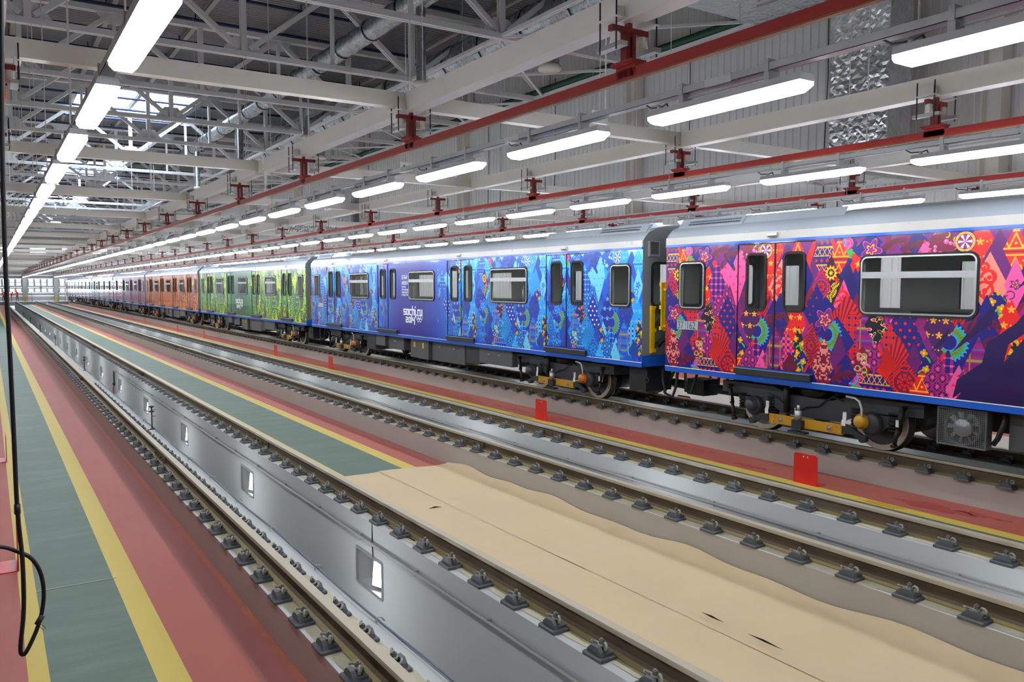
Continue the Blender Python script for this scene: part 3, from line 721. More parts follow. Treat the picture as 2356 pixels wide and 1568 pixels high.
# ================================================================ printed liveries, drawn by formula into generated textures
ART = [(1.64,3.5,0.23,0.37,'swirl','P','D'),
 (1.02,3.04,0.18,0.48,'star','R','O'),
 (1.17,2.49,0.17,0.42,'plaid','M','N'),
 (1.29,3.0,0.25,0.47,'weave','N','K'),
 (1.51,3.23,0.17,0.31,'trefoil','K','R'),
 (1.49,2.67,0.19,0.36,'lace','M','P'),
 (1.66,3.1,0.12,0.24,'folkred','R','S'),
 (1.8,2.51,0.14,0.38,'plain','P'),
 (1.7,3.2,0.22,0.57,'trefoil','K','R'),
 (2.24,2.91,0.19,0.31,'starlace','R','N'),
 (2.21,3.32,0.14,0.27,'flowers','B','Y'),
 (2.91,2.95,0.14,0.33,'folk','K','P'),
 (2.2,2.63,0.16,0.38,'burst','D','R'),
 (2.96,3.37,0.11,0.27,'pyramid','R','O'),
 (0.04,3.3,0.12,0.37,'plain','P'),
 (0.19,3.43,0.21,0.41,'trellis','N','O'),
 (0.57,3.53,0.23,0.31,'rose','N','K'),
 (0.44,3.41,0.17,0.3,'pyramid','R','O'),
 (0.76,3.4,0.12,0.23,'star','R','O'),
 (0.96,3.5,0.3,0.26,'folk','N','P'),
 (1.38,3.56,0.29,0.29,'swirl','P','D'),
 (1.64,3.5,0.25,0.27,'swirl','N','D'),
 (1.99,3.54,0.26,0.25,'berries','D','K'),
 (1.75,3.37,0.13,0.24,'trefoil','K','R'),
 (2.48,3.25,0.28,0.61,'star','R','O'),
 (2.29,3.56,0.14,0.15,'wheel','W','P'),
 (2.72,3.3,0.21,0.41,'plain','P'),
 (2.61,2.97,0.24,0.45,'salmon','S','R'),
 (2.91,3.44,0.15,0.31,'pyramid','R','O'),
 (2.92,3.0,0.13,0.33,'folk','K','P'),
 (0.31,3.0,0.22,0.45,'khok','B','Y'),
 (0.61,2.94,0.16,0.4,'plain','N'),
 (0.14,2.97,0.18,0.31,'octa','P','R'),
 (0.53,2.7,0.17,0.38,'salmon','K','R'),
 (0.07,2.6,0.26,0.41,'trefoil','N','R'),
 (0.23,2.47,0.33,0.36,'folk','N','P'),
 (0.6,2.53,0.3,0.34,'burst','D','R'),
 (0.69,2.25,0.31,0.39,'starlace','R','N'),
 (0.93,2.27,0.21,0.44,'plaid','M','N'),
 (1.08,2.42,0.19,0.32,'paisley','B','Y'),
 (1.3,2.55,0.14,0.31,'lace','M','P'),
 (1.51,2.32,0.3,0.5,'dots','N','R'),
 (1.78,2.47,0.13,0.25,'plain','M'),
 (1.99,2.42,0.22,0.42,'star','Q','O'),
 (2.48,2.35,0.25,0.45,'swirl','N','D'),
 (2.25,2.14,0.22,0.38,'embroid','N','G'),
 (2.7,2.72,0.19,0.22,'flowers','N','Y'),
 (2.85,2.51,0.15,0.3,'star','R','O'),
 (1.76,1.87,0.22,0.36,'flowers','N','Y'),
 (1.29,2.2,0.14,0.27,'starlace','R','N'),
 (1.41,1.98,0.22,0.32,'burst','D','R'),
 (1.25,1.87,0.15,0.25,'plain','R'),
 (1.65,1.94,0.11,0.28,'plain','P'),
 (1.53,1.64,0.27,0.32,'octa','D','R'),
 (1.78,1.53,0.18,0.33,'pyramid','R','O'),
 (2.12,1.8,0.15,0.36,'weave','N','K'),
 (1.99,1.69,0.2,0.36,'lace','M','P'),
 (2.27,1.6,0.17,0.35,'trefoil','K','R'),
 (0.43,2.15,0.31,0.38,'embroid','N','L'),
 (0.22,1.74,0.21,0.47,'folkred','D','S'),
 (0.48,1.89,0.16,0.41,'plain','P'),
 (0.61,1.62,0.3,0.36,'swirl','N','D'),
 (0.87,1.84,0.2,0.27,'berries','D','K'),
 (0.83,1.53,0.18,0.19,'rose','M','K'),
 (1.07,1.56,0.26,0.23,'trellis','N','O'),
 (1.06,1.94,0.12,0.26,'lace','M','P'),
 (-0.02,2.06,0.17,0.38,'octa','D','R'),
 (2.46,1.79,0.19,0.34,'plaid','M','N'),
 (2.67,1.92,0.18,0.33,'gingham','R','K'),
 (2.75,2.07,0.23,0.41,'gingham','R','K'),
 (2.89,2.39,0.21,0.42,'star','R','O'),
 (2.59,2.45,0.2,0.43,'swirl','N','D'),
 (2.51,1.92,0.19,0.41,'plaid','M','N'),
 (2.99,1.82,0.16,0.34,'flowers','N','Y'),
 (2.96,2.09,0.11,0.27,'flowers','B','Y'),
 (2.81,1.7,0.15,0.23,'plain','D')]
TW, ZA, ZC = 3.22, 1.46, 3.72     # artwork repeats every TW metres, from ZA to ZC
PAL = {
 'pink': dict(N='#1f1479', P='#7a1a7c', M='#a3187a', R='#ee1c1c', D='#7d0d3a', K='#f4569f', S='#f08a78', O='#ffb02e', Y='#f7c51e', B='#17101f', G='#2fae4a', W='#f4f2ee', L='#3f9cf0', Q='#4a1258'),
 'blue': dict(N='#1430ac', P='#1a58d6', M='#0f7cea', R='#10a4f8', D='#1450b8', K='#6fd2f5', S='#2f9cf0', O='#58c2ff', Y='#f7c51e', B='#0f1470', G='#35b56a', W='#eaf6ff', L='#38b4ff', Q='#1c2aa0'),
 'green': dict(N='#1d6a3a', P='#2f8f3a', M='#3faa38', R='#8fcf2a', D='#1e5a3c', K='#d8e02c', S='#f0d42a', O='#f5e34a', Y='#ffd21e', B='#204a34', G='#36b83c', W='#eef5d8', L='#e8541e', Q='#28703c'),
 'orange': dict(N='#b3300f', P='#c94a14', M='#d8441a', R='#f07a1c', D='#8f2410', K='#f8b23a', S='#f59a3a', O='#ffd24a', Y='#ffe04a', B='#6e1c10', G='#e8a02a', W='#fff0d0', L='#f5c030', Q='#a02c14'),
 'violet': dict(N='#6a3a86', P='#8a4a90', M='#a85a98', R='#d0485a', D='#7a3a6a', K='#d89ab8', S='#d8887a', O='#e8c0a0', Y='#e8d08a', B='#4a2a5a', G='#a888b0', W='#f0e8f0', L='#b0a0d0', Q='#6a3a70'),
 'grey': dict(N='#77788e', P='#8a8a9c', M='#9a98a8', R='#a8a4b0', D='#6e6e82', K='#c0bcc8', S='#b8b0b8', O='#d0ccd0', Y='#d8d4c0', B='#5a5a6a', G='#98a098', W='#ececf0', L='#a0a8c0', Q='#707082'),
}
def srgb(h): return np.array([int(h[i:i + 2], 16) / 255 for i in (1, 3, 5)], np.float32)
def star5(dx, dz, r):
    th = np.arctan2(dx, dz); rr = np.hypot(dx, dz); return rr < r * (.30 + .70 * np.abs(np.cos(2.5 * th)) ** 1.2)
def fr(x): return x - np.floor(x)
def artwork(palname, ppm):
    p = {k: srgb(v) for k, v in PAL[palname].items()}; warm = {k: srgb(v) for k, v in PAL['pink'].items()}
    keepwarm = palname in ('pink', 'blue')
    W_, H_ = int(TW * ppm), int((ZC - ZA) * ppm)
    X, Z = np.meshgrid((np.arange(W_) + .5) / ppm, ZA + (np.arange(H_) + .5) / ppm)
    img = np.zeros((H_, W_, 3), np.float32); img[:] = p['N']
    rnd = np.random.RandomState(5)
    # underlying small lattice of diamonds so no gap stays plain
    a = np.floor(X / TW * 10 + Z / .62); c = np.floor(X / TW * 10 - Z / .62); pick = ((a * 7 + c * 13) % 5).astype(int)
    for i, k in enumerate('PMRPK' if palname == 'blue' else 'NMRDP'): img[pick == i] = p[k]
    items = list(ART)
    def draw(px, zc, hw, hh, typ, c1, c2='W'):
        i0, i1 = max(0, int((px - hw) * ppm)), min(W_, int((px + hw) * ppm) + 2); j0, j1 = max(0, int((zc - hh - ZA) * ppm)), min(H_, int((zc + hh - ZA) * ppm) + 2)
        if i0 >= i1 or j0 >= j1: return
        x = X[j0:j1, i0:i1] - px; z = Z[j0:j1, i0:i1] - zc; u, v = x / hw, z / hh
        m = (np.abs(u) + np.abs(v) <= 1) if typ != 'wheel' else (np.hypot(x, z) <= hw)
        A, B = p[c1], p[c2]; out = np.zeros(x.shape + (3,), np.float32); out[:] = A
        pw = warm if keepwarm else p
        th = np.arctan2(z, x); r = np.hypot(x, z)
        def put(msk, colr): out[msk] = colr
        if typ == 'plain': out *= (1 - .25 * (v * .5 + .5))[..., None]
        elif typ == 'trellis':
            t = fr(z / .27); band = (t < .52)
            ln = (np.abs(fr(x / .085 + z / .14) - .5) < .08) | (np.abs(fr(x / .085 - z / .14) - .5) < .08); put(band & ln, B)
            put((np.abs(t - .52) < .05) | (t < .05), B); put((~band) & star5(fr(x / .1) * .1 - .05, (t - .77) * .27, .035), p['R']); put(band & (np.hypot(fr(x / .085 + .5) - .5, (fr(z / .14 + .5) - .5)) < .12), p['K'])
        elif typ == 'pyramid':
            t = fr(z / .30 + .3); put(np.abs(t - .05) < .04, B); put(np.abs(t - .2) < .03, p['D']); put(np.abs(t - .33) < .04, B)
            tt = (t - .36) / .6; zg = np.abs(fr(x / .16) - .5) * 2; put((tt > 0) & (np.abs(tt - zg) < .14), B); put((tt > 0) & (np.hypot((fr(x / .16 + .5) - .5) * .16, (tt - .3) * .18) < .018), B)
        elif typ == 'rose':
            put((np.abs((x + z) / .07) < 1) & (z < 0.02) | (np.hypot(x - .06, z + .07) < .07) | (np.hypot(x + .07, z + .05) < .06), pw['G'])
            rr = np.hypot(x, (z - .08)); put(rr < .10, pw['K']); put((rr < .10) & (np.sin(rr * 150 + th * 3) > .3), srgb('#c4124a')); put(np.hypot(x + .05, z + .16) < .035, pw['R'])
            put((np.abs(np.hypot(x + .12, z - .1) - .09) < .015), pw['L'])
        elif typ == 'star':
            sx, sz = .17, .20
            gx = fr(x / sx + .5 * np.mod(np.floor(z / sz), 2)) - .5; gz = fr(z / sz) - .5
            put(star5(gx * sx, gz * sz, .052), B); g2x = fr(x / sx + .5 + .5 * np.mod(np.floor(z / sz), 2)) - .5; put((np.abs(g2x * sx) + np.abs(gz * sz)) < .016, p['Y'])
        elif typ == 'folk':
            rr = np.hypot(x, z) / (hw * .55); lob = .75 + .25 * np.cos(5 * th + .6); put(rr < lob + .08, p['K']); put(rr < lob, p['P'] if c1 != 'P' else B); put(rr < lob * .55, p['O']); put(rr < lob * .38, p['M'])
            put((np.abs(np.hypot(x + hw * .4, z + hh * .4) - .05) < .008), p['P'])
        elif typ == 'swirl':
            k = np.sin(3.2 * np.log(r + .03) * 2 + 2 * th); k2 = np.sin(3.0 * np.log(np.hypot(x - .12, z + .2) + .03) * 2 - 2 * np.arctan2(z + .2, x - .12)); put((k > .35) & (k2 > -.6), B); put(k2 > .75, B * .8)
        elif typ == 'berries':
            for _ in range(16):
                bx_, bz = rnd.uniform(-.8, .8) * hw, rnd.uniform(-.8, .8) * hh; rr = rnd.uniform(.018, .045); dd = np.hypot(x - bx_, z - bz); put(dd < rr, B); put(np.hypot(x - bx_ + rr * .3, z - bz - rr * .3) < rr * .3, p['W'])
            for _ in range(9):
                bx_, bz = rnd.uniform(-.8, .8) * hw, rnd.uniform(-.8, .8) * hh; dd = np.hypot(x - bx_, z - bz); put((np.abs(dd - .04) < .009) & (np.sin(th * 1 + bx_ * 40) > -.2), srgb('#b8c23a') if keepwarm else p['O'])
        elif typ == 'trefoil':
            s_ = .13; gx = (fr(x / s_ + .5 * np.mod(np.floor(z / s_), 2)) - .5) * s_; gz = (fr(z / s_) - .5) * s_
            for ax, az in ((-.012, 0), (.012, 0), (0, .018)): put(np.hypot(gx - ax, gz - az) < .010, B)
        elif typ == 'wheel':
            put(r < hw, p['B']); put(r < hw * .95, p['O']); put((r < hw * .95) & (np.cos(8 * th) > .6), srgb('#e88aa0') if keepwarm else p['S']); put(r < hw * .70, p['B']); k = fr(th / (PI / 3) + .2); put((r < hw * .66) & (k < .44), p['W']); put((r < hw * .66) & (k > .5) & (k < .94), p['M'])
        elif typ == 'salmon':
            for ax, az, rr in ((0, .12, .10), (-.05, -.05, .13), (.08, -.2, .10), (-.06, .25, .06)):
                d = np.hypot(x - ax, z - az); t_ = np.arctan2(z - az, x - ax); put((np.abs(d - rr * (.5 + .5 * (t_ / PI * .5 + .5))) < .018), B); put(d < rr * .28, B)
            put((np.abs(x - .06 * np.sin(z * 14)) < .02) & (np.abs(z) < hh * .5), B)
        elif typ == 'khok':
            rr = np.hypot(x, z - .18); t_ = np.arctan2(z - .18, x); put(rr < .13 * (.85 + .15 * np.cos(11 * t_)), pw['R']); put(rr < .11 * (.85 + .15 * np.cos(11 * t_)), pw['Y']); put(rr < .06, pw['B']); put(rr < .045 * (.7 + .3 * np.cos(7 * t_)), pw['Y'])
            for ax, az, an in ((-.06, -.05, .6), (.05, -.12, -.5), (-.02, -.22, .2), (.08, .0, -1)):
                xx = (x - ax) * math.cos(an) + (z - az) * math.sin(an); zz = -(x - ax) * math.sin(an) + (z - az) * math.cos(an); e = (xx / .045) ** 2 + (zz / .085) ** 2; put(e < 1, pw['Y']); put((e < 1) & ((np.abs(xx) < .006) | (np.abs(fr(zz / .03 + np.abs(xx) * 12) - .5) < .12)), pw['B'])
            put(star5(x - .10, z - .07, .05), pw['R'])
        elif typ == 'octa':
            o = np.maximum(np.maximum(np.abs(x), np.abs(z)), (np.abs(x) + np.abs(z)) * .7071); s_ = hw * .75; k = fr(o / s_ * 3); put((k > .35) & (k < .6) & (o < s_ * 1.6), B)
            put((o < s_ * .62), p['D']); put((o < s_ * .58) & (np.abs(np.cos(4 * th)) > .45) & (r > .02), B); put((o < s_ * .58) & (np.abs(fr(r / .05) - .5) < .10), p['D'])
            put((np.abs(u) + np.abs(v) > .72) & (np.abs(fr((x - z) / .06) - .5) < .22), B)
        elif typ == 'burst':
            t_ = np.arctan2(z + hh * .9, x + hw * .5); put(fr(t_ * 7) < .55, B)
        elif typ == 'starlace':
            s_ = .105; gx = np.abs(fr(x / s_) - .5) * 2; gz = np.abs(fr(z / s_) - .5) * 2; put(np.sqrt(gx) + np.sqrt(gz) < .95, B); put(((gx + gz > .96) & (gx + gz < 1.08)), B * .6 + A * .4); put((np.abs(fr(x / s_ + .5) - .5) < .04) | (np.abs(fr(z / s_ + .5) - .5) < .04), A * .75)
        elif typ == 'plaid':
            put(fr(z / .16) < .28, p['P']); put(np.abs(fr(z / .16) - .5) < .07, p['L'] * .5 + p['P'] * .5); put(np.abs(fr(z / .32 + .2) - .5) < .05, srgb('#b09a4a') if keepwarm else p['O']); out *= .96; put(np.abs(fr(x / .21) - .5) < .05, srgb('#c8742a') if keepwarm else p['O'])
        elif typ == 'paisley':
            for _ in range(26):
                bx_, bz, an = rnd.uniform(-.8, .8) * hw, rnd.uniform(-.85, .85) * hh, rnd.uniform(0, 3.1); xx = (x - bx_) * math.cos(an) + (z - bz) * math.sin(an); zz = -(x - bx_) * math.sin(an) + (z - bz) * math.cos(an)
                e = (xx / .022) ** 2 + ((zz + xx * xx * 12) / .05) ** 2; put(e < 1, [pw['W'], pw['Y'], srgb('#7ac0a0')][_ % 3]); put(e < .55, [pw['R'], pw['B'], srgb('#c01828')][_ % 3])
        elif typ == 'lace':
            gx = fr(x / .14 + .5 * np.mod(np.floor(z / .12), 2)) - .5; gz = fr(z / .12) - .5; d = np.hypot(gx * .14, gz * .12 * .8); put(np.abs(d - .042) < .010, B * .55); put(d < .02, p['K']); put((np.sin(x * 150) * np.sin(z * 150) > .55), p['K'] * .6 + A * .4)
        elif typ == 'dots':
            s_ = .135; zz_ = np.floor(z / .095); gx = (fr(x / s_ + .5 * np.mod(zz_, 2)) - .5) * s_; gz = (fr(z / .095) - .5) * .095; put(np.hypot(gx, gz) < .023, B if keepwarm and palname == 'pink' else p['W']); put(np.hypot(np.abs(gx) - .067, gz) < .009, p['P'])
        elif typ == 'embroid':
            d = np.hypot(x + hw * .55, z - hh * .25); t_ = np.arctan2(z - hh * .25, x + hw * .55); rim = .22 + .018 * np.cos(26 * t_); put((d < rim + .03) & (d > .10), pw['L']); put((d < rim) & (d > .12), pw['G']); put((np.abs(d - .165) < .014) & (np.cos(30 * t_) > 0), pw['R']); put(np.abs(d - .11) < .01, pw['L'])
        elif typ == 'flowers':
            for ax, az in ((-.05, .06), (.07, -.02), (-.02, -.16), (.03, .2)):
                xx, zz = x - ax, z - az; t_ = np.arctan2(zz, xx); d = np.hypot(xx, zz); put(d < .058 * (.55 + .45 * np.abs(np.cos(2 * t_ + ax * 9))), srgb('#e8a018') if keepwarm else B); put(d < .013, srgb('#ffee40'))
            for ax, az, an in ((.1, .12, .7), (-.11, -.04, -.8), (.06, -.12, .3), (-.08, .18, 1.2), (.0, -.05, 2.0)):
                xx = (x - ax) * math.cos(an) + (z - az) * math.sin(an); zz = -(x - ax) * math.sin(an) + (z - az) * math.cos(an); e = ((xx + zz * zz * 4) / .016) ** 2 + (zz / .06) ** 2; put(e < 1, srgb('#5fb83a') if keepwarm else p['G'])
        elif typ == 'weave':
            s_ = .105; gx, gz = fr(x / s_), fr(z / s_); put((gx > .3) & (gx < .72), p['M']); put(((gx > .3) & (gx < .72)) & ((gz < .3)), B); put((gz > .1) & (gz < .2), p['K']); put(((gx > .8) | (gx < .2)) & (gz > .45) & (gz < .9), p['N'])
        elif typ == 'gingham':
            gx, gz = fr(x / .095) < .5, fr(z / .095) < .5; put(gx & ~gz, B); put(~gx & gz, B * .8 + A * .2); put(gx & gz, p['N'] * .6 + p['P'] * .4)
        elif typ == 'folkred':
            q = np.random.RandomState(2).rand(40, 12) > .52; put(q[(np.floor((z + 1) / .028).astype(int)) % 40, np.floor(np.abs(x) / .024).astype(int) % 12], B)
        sub = img[j0:j1, i0:i1]; sub[m] = out[m]
    for it in items:
        for off in (-TW, 0, TW): draw(it[0] + off, *it[1:])
    return img
def livery(palname, ppm, plain=None, slant=0.0):
    tile = artwork(palname, ppm); H_, W_, _ = tile.shape; n = int(19.15 * ppm); idx = np.arange(n) % W_; img = tile[:, idx].copy()
    if plain:      # a flat-coloured section between two doors: (s0, s1, colour at centre, colour at the borders)
        s0, s1, ca, cb = plain; s = (np.arange(n) + .5) / ppm; S_ = np.broadcast_to(s, (H_, n)); z = ZA + (np.arange(H_) + .5)[:, None] / ppm
        S_ = S_ + slant * (3.0 - z); A = np.floor(S_ / .26 + z / .5); B = np.floor(S_ / .26 - z / .5); noise = (np.sin(A * 12.9898 + B * 78.233) * 43758.5453) % 1
        edge = np.clip(np.minimum(S_ - s0, s1 - S_) / 1.1 + .5, 0, 1); keep = noise > edge; inside = (S_ > s0 - .6) & (S_ < s1 + .6)
        m = inside & ~keep; t = np.clip(np.minimum(S_ - s0, s1 - S_) / 1.4, 0, 1)[..., None]; colr = srgb(cb) * (1 - t) + srgb(ca) * t; img[m] = np.broadcast_to(colr, img.shape)[m]
    return img
def stroke_text(img, ppm, s0, z0, unit, rects, colr):
    H_, n, _ = img.shape; c = srgb(colr)
    for x0, x1, y0, y1 in rects:
        i0, i1 = int((s0 + x0 * unit) * ppm), int((s0 + x1 * unit) * ppm); j0, j1 = int((z0 + y0 * unit - ZA) * ppm), int((z0 + y1 * unit - ZA) * ppm)
        img[max(0, j0):j1, max(0, i0):i1] = c
GLY = {  # blocky letter strokes on a 4 x 6 grid (x0,x1,y0,y1); y=0 baseline, x-height 4
 's': [(0, 3, 3.2, 4), (0, .9, 2, 4), (0, 3, 1.6, 2.4), (2.1, 3, 0, 2.4), (0, 3, 0, .8)],
 'o': [(0, .95, 0, 4), (2.05, 3, 0, 4), (0, 3, 0, .8), (0, 3, 3.2, 4)],
 'c': [(0, .95, 0, 4), (0, 3, 0, .8), (0, 3, 3.2, 4)],
 'h': [(0, .95, 0, 6), (2.05, 3, 0, 4), (0, 3, 3.2, 4)],
 'i': [(0, .95, -1.2, 4), (0, .95, 4.8, 5.7)],
 '.': [(0, .9, 0, .9)],
 'r': [(0, .95, 0, 4), (0, 2.2, 3.2, 4)],
 'u': [(0, .95, 0, 4), (2.05, 3, 0, 4), (0, 3, 0, .8)],
 '2': [(0, 3, 3.2, 4), (2.1, 3, 1.6, 4), (0, 3, 1.6, 2.4), (0, .9, 0, 2.4), (0, 3, 0, .8)],
 '0': [(0, .95, 0, 4), (2.05, 3, 0, 4), (0, 3, 0, .8), (0, 3, 3.2, 4)],
 '1': [(0, .95, 0, 5.2)],
 '4': [(0, .95, 1.4, 4), (2.05, 3, -1.2, 4), (0, 3, 1.4, 2.2)]}
ADV = {'s': 3.5, 'o': 3.5, 'c': 3.4, 'h': 3.5, 'i': 1.5, '.': 1.4, 'r': 2.6, 'u': 3.4, '2': 3.5, '0': 3.5, '1': 1.5, '4': 3.4}
def block(img, ppm, text, s0, z0, height, width, colr='#f4f6fa'):
    tot = sum(ADV[ch] for ch in text); ux = width / tot; uz = height / 4.0; x = 0; H_, n, _ = img.shape; c = srgb(colr)
    for ch in text:
        for x0, x1, y0, y1 in GLY[ch]:
            i0, i1 = int((s0 + (x + x0) * ux) * ppm), int((s0 + (x + x1) * ux) * ppm) + 1; j0, j1 = int((z0 + y0 * uz - ZA) * ppm), int((z0 + y1 * uz - ZA) * ppm) + 1
            img[max(0, j0):j1, max(0, i0):i1] = c
        x += ADV[ch]
def rings(img, ppm, s0, z0, r, colr='#f4f6fa'):
    H_, n, _ = img.shape; X, Z = np.meshgrid((np.arange(n) + .5) / ppm, ZA + (np.arange(H_) + .5) / ppm, sparse=True); c = srgb(colr)
    for k in range(5):
        cx, cz = s0 + r + (k * 2.3 * r if k < 3 else (k - 3) * 2.3 * r + 1.15 * r), z0 + (2.1 * r if k < 3 else r); img[np.abs(np.hypot(X - cx, Z - cz) - r) < r * .17] = c
def make_print(name, img):
    H_, n, _ = img.shape; im = bpy.data.images.new(name, n, H_, alpha=False); px = np.ones((H_, n, 4), np.float32); px[..., :3] = np.clip(img, 0, 1)
    im.pixels.foreach_set(px.ravel()); im.update(); im.pack()
    m = bpy.data.materials.new(name); m.use_nodes = True; nt = m.node_tree; b = nt.nodes['Principled BSDF']; t = nt.nodes.new('ShaderNodeTexImage'); t.image = im; t.extension = 'EXTEND'
    nt.links.new(t.outputs[0], b.inputs['Base Color']); b.inputs['Roughness'].default_value = .22; b.inputs['Coat Weight'].default_value = .8; b.inputs['Coat Roughness'].default_value = .04
    tc = nt.nodes.new('ShaderNodeTexCoord'); nz = nt.nodes.new('ShaderNodeTexNoise'); nz.inputs['Scale'].default_value = 1.6; bp = nt.nodes.new('ShaderNodeBump'); bp.inputs['Strength'].default_value = .05; bp.inputs['Distance'].default_value = .05
    nt.links.new(tc.outputs['Object'], nz.inputs['Vector']); nt.links.new(nz.outputs[0], bp.inputs['Height']); nt.links.new(bp.outputs[0], b.inputs['Coat Normal'])
    return m
def all_prints():
    out = []
    im = livery('pink', 210, (6.3, 10.4, '#1c0a44', '#220c52'), .72); out.append(make_print('pink_red_patchwork_print', im))
    im = livery('blue', 150, (6.7, 11.1, '#1c269a', '#1460d2'))
    block(im, 150, 'sochi.ru', 8.37, 2.10, .19, 1.30); block(im, 150, '2014', 8.52, 1.88, .17, .66); rings(im, 150, 9.24, 1.92, .062); out.append(make_print('blue_patchwork_print', im))
    im = livery('green', 80, (6.7, 11.1, '#17603a', '#238f42')); block(im, 80, 'sochi.ru', 8.2, 2.10, .22, 1.4); block(im, 80, '2014', 8.35, 1.86, .17, .7); rings(im, 80, 9.12, 1.9, .07); out.append(make_print('green_patchwork_print', im))
    im = livery('orange', 60, (6.9, 10.9, '#d8701c', '#d05a1c')); out.append(make_print('orange_patchwork_print', im))
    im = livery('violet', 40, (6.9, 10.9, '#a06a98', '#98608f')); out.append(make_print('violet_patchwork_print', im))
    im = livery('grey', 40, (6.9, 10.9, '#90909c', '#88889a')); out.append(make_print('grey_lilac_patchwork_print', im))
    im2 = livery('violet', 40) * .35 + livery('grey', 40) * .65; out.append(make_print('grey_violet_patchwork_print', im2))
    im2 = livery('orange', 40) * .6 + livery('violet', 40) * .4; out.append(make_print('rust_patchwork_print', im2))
    return out
PRINTS = all_prints()
# ================================================================ the train
HL = 9.575; SXL = -1.35
DOORS = [-HL + t for t in (2.48, 7.20, 11.95, 16.67)]
WINS = [(-HL + .345, -HL + .975, False), (-HL + 3.99, -HL + 5.67, True), (-HL + 8.71, -HL + 10.40, True), (-HL + 13.45, -HL + 15.13, True), (-HL + 18.17, -HL + 18.80, False)]
WZ0, WZ1 = 2.565, 3.425; PZ0, PZ1 = 1.49, 3.70; DW = .765
def add_uv(me):
    uv = me.uv_layers.new(name='print'); co_ = np.empty(len(me.vertices) * 3, np.float32); me.vertices.foreach_get('co', co_); co_ = co_.reshape(-1, 3)
    li = np.empty(len(me.loops), np.int32); me.loops.foreach_get('vertex_index', li); c = co_[li]
    uv.data.foreach_set('uv', np.stack([(HL - c[:, 1]) / (2 * HL), (c[:, 2] - ZA) / (ZC - ZA)], 1).astype(np.float32).ravel())
CM = {}
def cm(key, f, mats, uv=False):
    if key not in CM:
        q = MB(); f(q); me = q.data(key.split('|')[0], mats)
        if uv: add_uv(me)
        CM[key] = me
    return CM[key]
def side_holes(): return [(a + .04, c - .04, WZ0 + .04, WZ1 - .04) for a, c, _ in WINS]
def f_side(q, x):
    segs = []; a = -HL
    for d in DOORS: segs.append((a, d - DW)); a = d + DW
    segs.append((a, HL))
    for a, c in segs:
        for u0, u1, v0, v1 in grid_holes(a, c, PZ0, PZ1, [h for h in side_holes() if a < h[0] < c]): q.face([(x, u0, v0), (x, u1, v0), (x, u1, v1), (x, u0, v1)])
    for d in DOORS: q.face([(x, d - DW, 3.685), (x, d + DW, 3.685), (x, d + DW, PZ1), (x, d - DW, PZ1)])
def f_lining(q, x):
    hs = side_holes() + [(d + s * .375 - .19, d + s * .375 + .19, 2.60, 3.49) for d in DOORS for s in (-1, 1)]
    for u0, u1, v0, v1 in grid_holes(-HL, HL, 1.6, 3.75, hs): q.face([(x, u0, v0), (x, u1, v0), (x, u1, v1), (x, u0, v1)])
ROOFP = [(-1.345, 3.865), (-1.30, 3.93), (-1.20, 4.03), (-1.0, 4.115), (-.6, 4.185), (0, 4.21)]
ROOFP = ROOFP + [(-x, z) for x, z in ROOFP[-2::-1]]
def f_roof(q):
    for (xa, za), (xb, zb) in zip(ROOFP[:-1], ROOFP[1:]): q.face([(xa, -HL, za), (xb, -HL, zb), (xb, HL, zb), (xa, HL, za)], 0, True)
    # share the profile so the roof shades smoothly
def f_roof2(q):
    k = len(ROOFP)
    for y in (-HL, HL): q.v += [(x, y, z) for x, z in ROOFP]
    for i in range(k - 1): q.f.append((i, i + 1, k + i + 1, k + i)); q.mi.append(0); q.sm.append(True)
def f_end(q):
    for u0, u1, v0, v1 in grid_holes(-1.35, 1.35, 1.62, 3.62, [(-1.10, -.45, 2.60, 3.43), (.45, 1.10, 2.60, 3.43), (-.25, .25, 2.60, 3.43)]): q.face([(u0, 0, v0), (u1, 0, v0), (u1, 0, v1), (u0, 0, v1)])
    q.face([(-1.35, 0, 3.62), (1.35, 0, 3.62), (1.35, 0, 3.70)] + [(x, 0, z) for x, z in ROOFP[::-1]] + [(-1.35, 0, 3.70)])
    q.face([(-1.35, 0, 1.40), (1.35, 0, 1.40), (1.35, 0, 1.62), (-1.35, 0, 1.62)], 1)
def ringxz(q, y0, y1, cx, cz, w_, h_, r, t):
    k = len(q.v); q.ringyz(y0, y1, cx, cz, w_, h_, r, t)
    for i in range(k, len(q.v)): x, y, z = q.v[i]; q.v[i] = (y, x, z)
def f_bogie_frame(q):
    for s in (-1, 1):
        x0 = s * 1.06; x1 = s * .94
        top = [(-1.85, 1.31), (-.75, 1.31), (-.38, 1.20), (.38, 1.20), (.75, 1.31), (1.85, 1.31)]; bot = [(1.85, 1.12), (.95, 1.09), (.55, .88), (-.55, .88), (-.95, 1.09), (-1.85, 1.12)]
        q.ext([(x0, y, z) for y, z in top + bot], (x1 - x0, 0, 0))
    q.box(-.94, .94, -.25, .25, .85, 1.15); q.box(-.9, .9, -1.8, -1.66, 1.1, 1.25); q.box(-.9, .9, 1.66, 1.8, 1.1, 1.25)
def f_wheel(q):   # wheel on the near rail: tread, flange, web
    q.lathe([(.0, -.045), (.30, -.045), (.345, -.07)], (0, 0, 0), (1, 0, 0), 32, 0)
    q.lathe([(.345, -.07), (.425, -.07), (.432, -.06)], (0, 0, 0), (1, 0, 0), 32, 1, False)
    q.lathe([(.432, -.06), (.43, .045), (.458, .06), (.458, .075), (.0, .07)], (0, 0, 0), (1, 0, 0), 32, 2)
def f_spring(q):
    for i in range(6): q.lathe([(.085 + .018 * math.cos(t), i * .048 + .018 * math.sin(t)) for t in np.linspace(0, 2 * PI, 7)], (0, 0, 0), (0, 0, 1), 14)
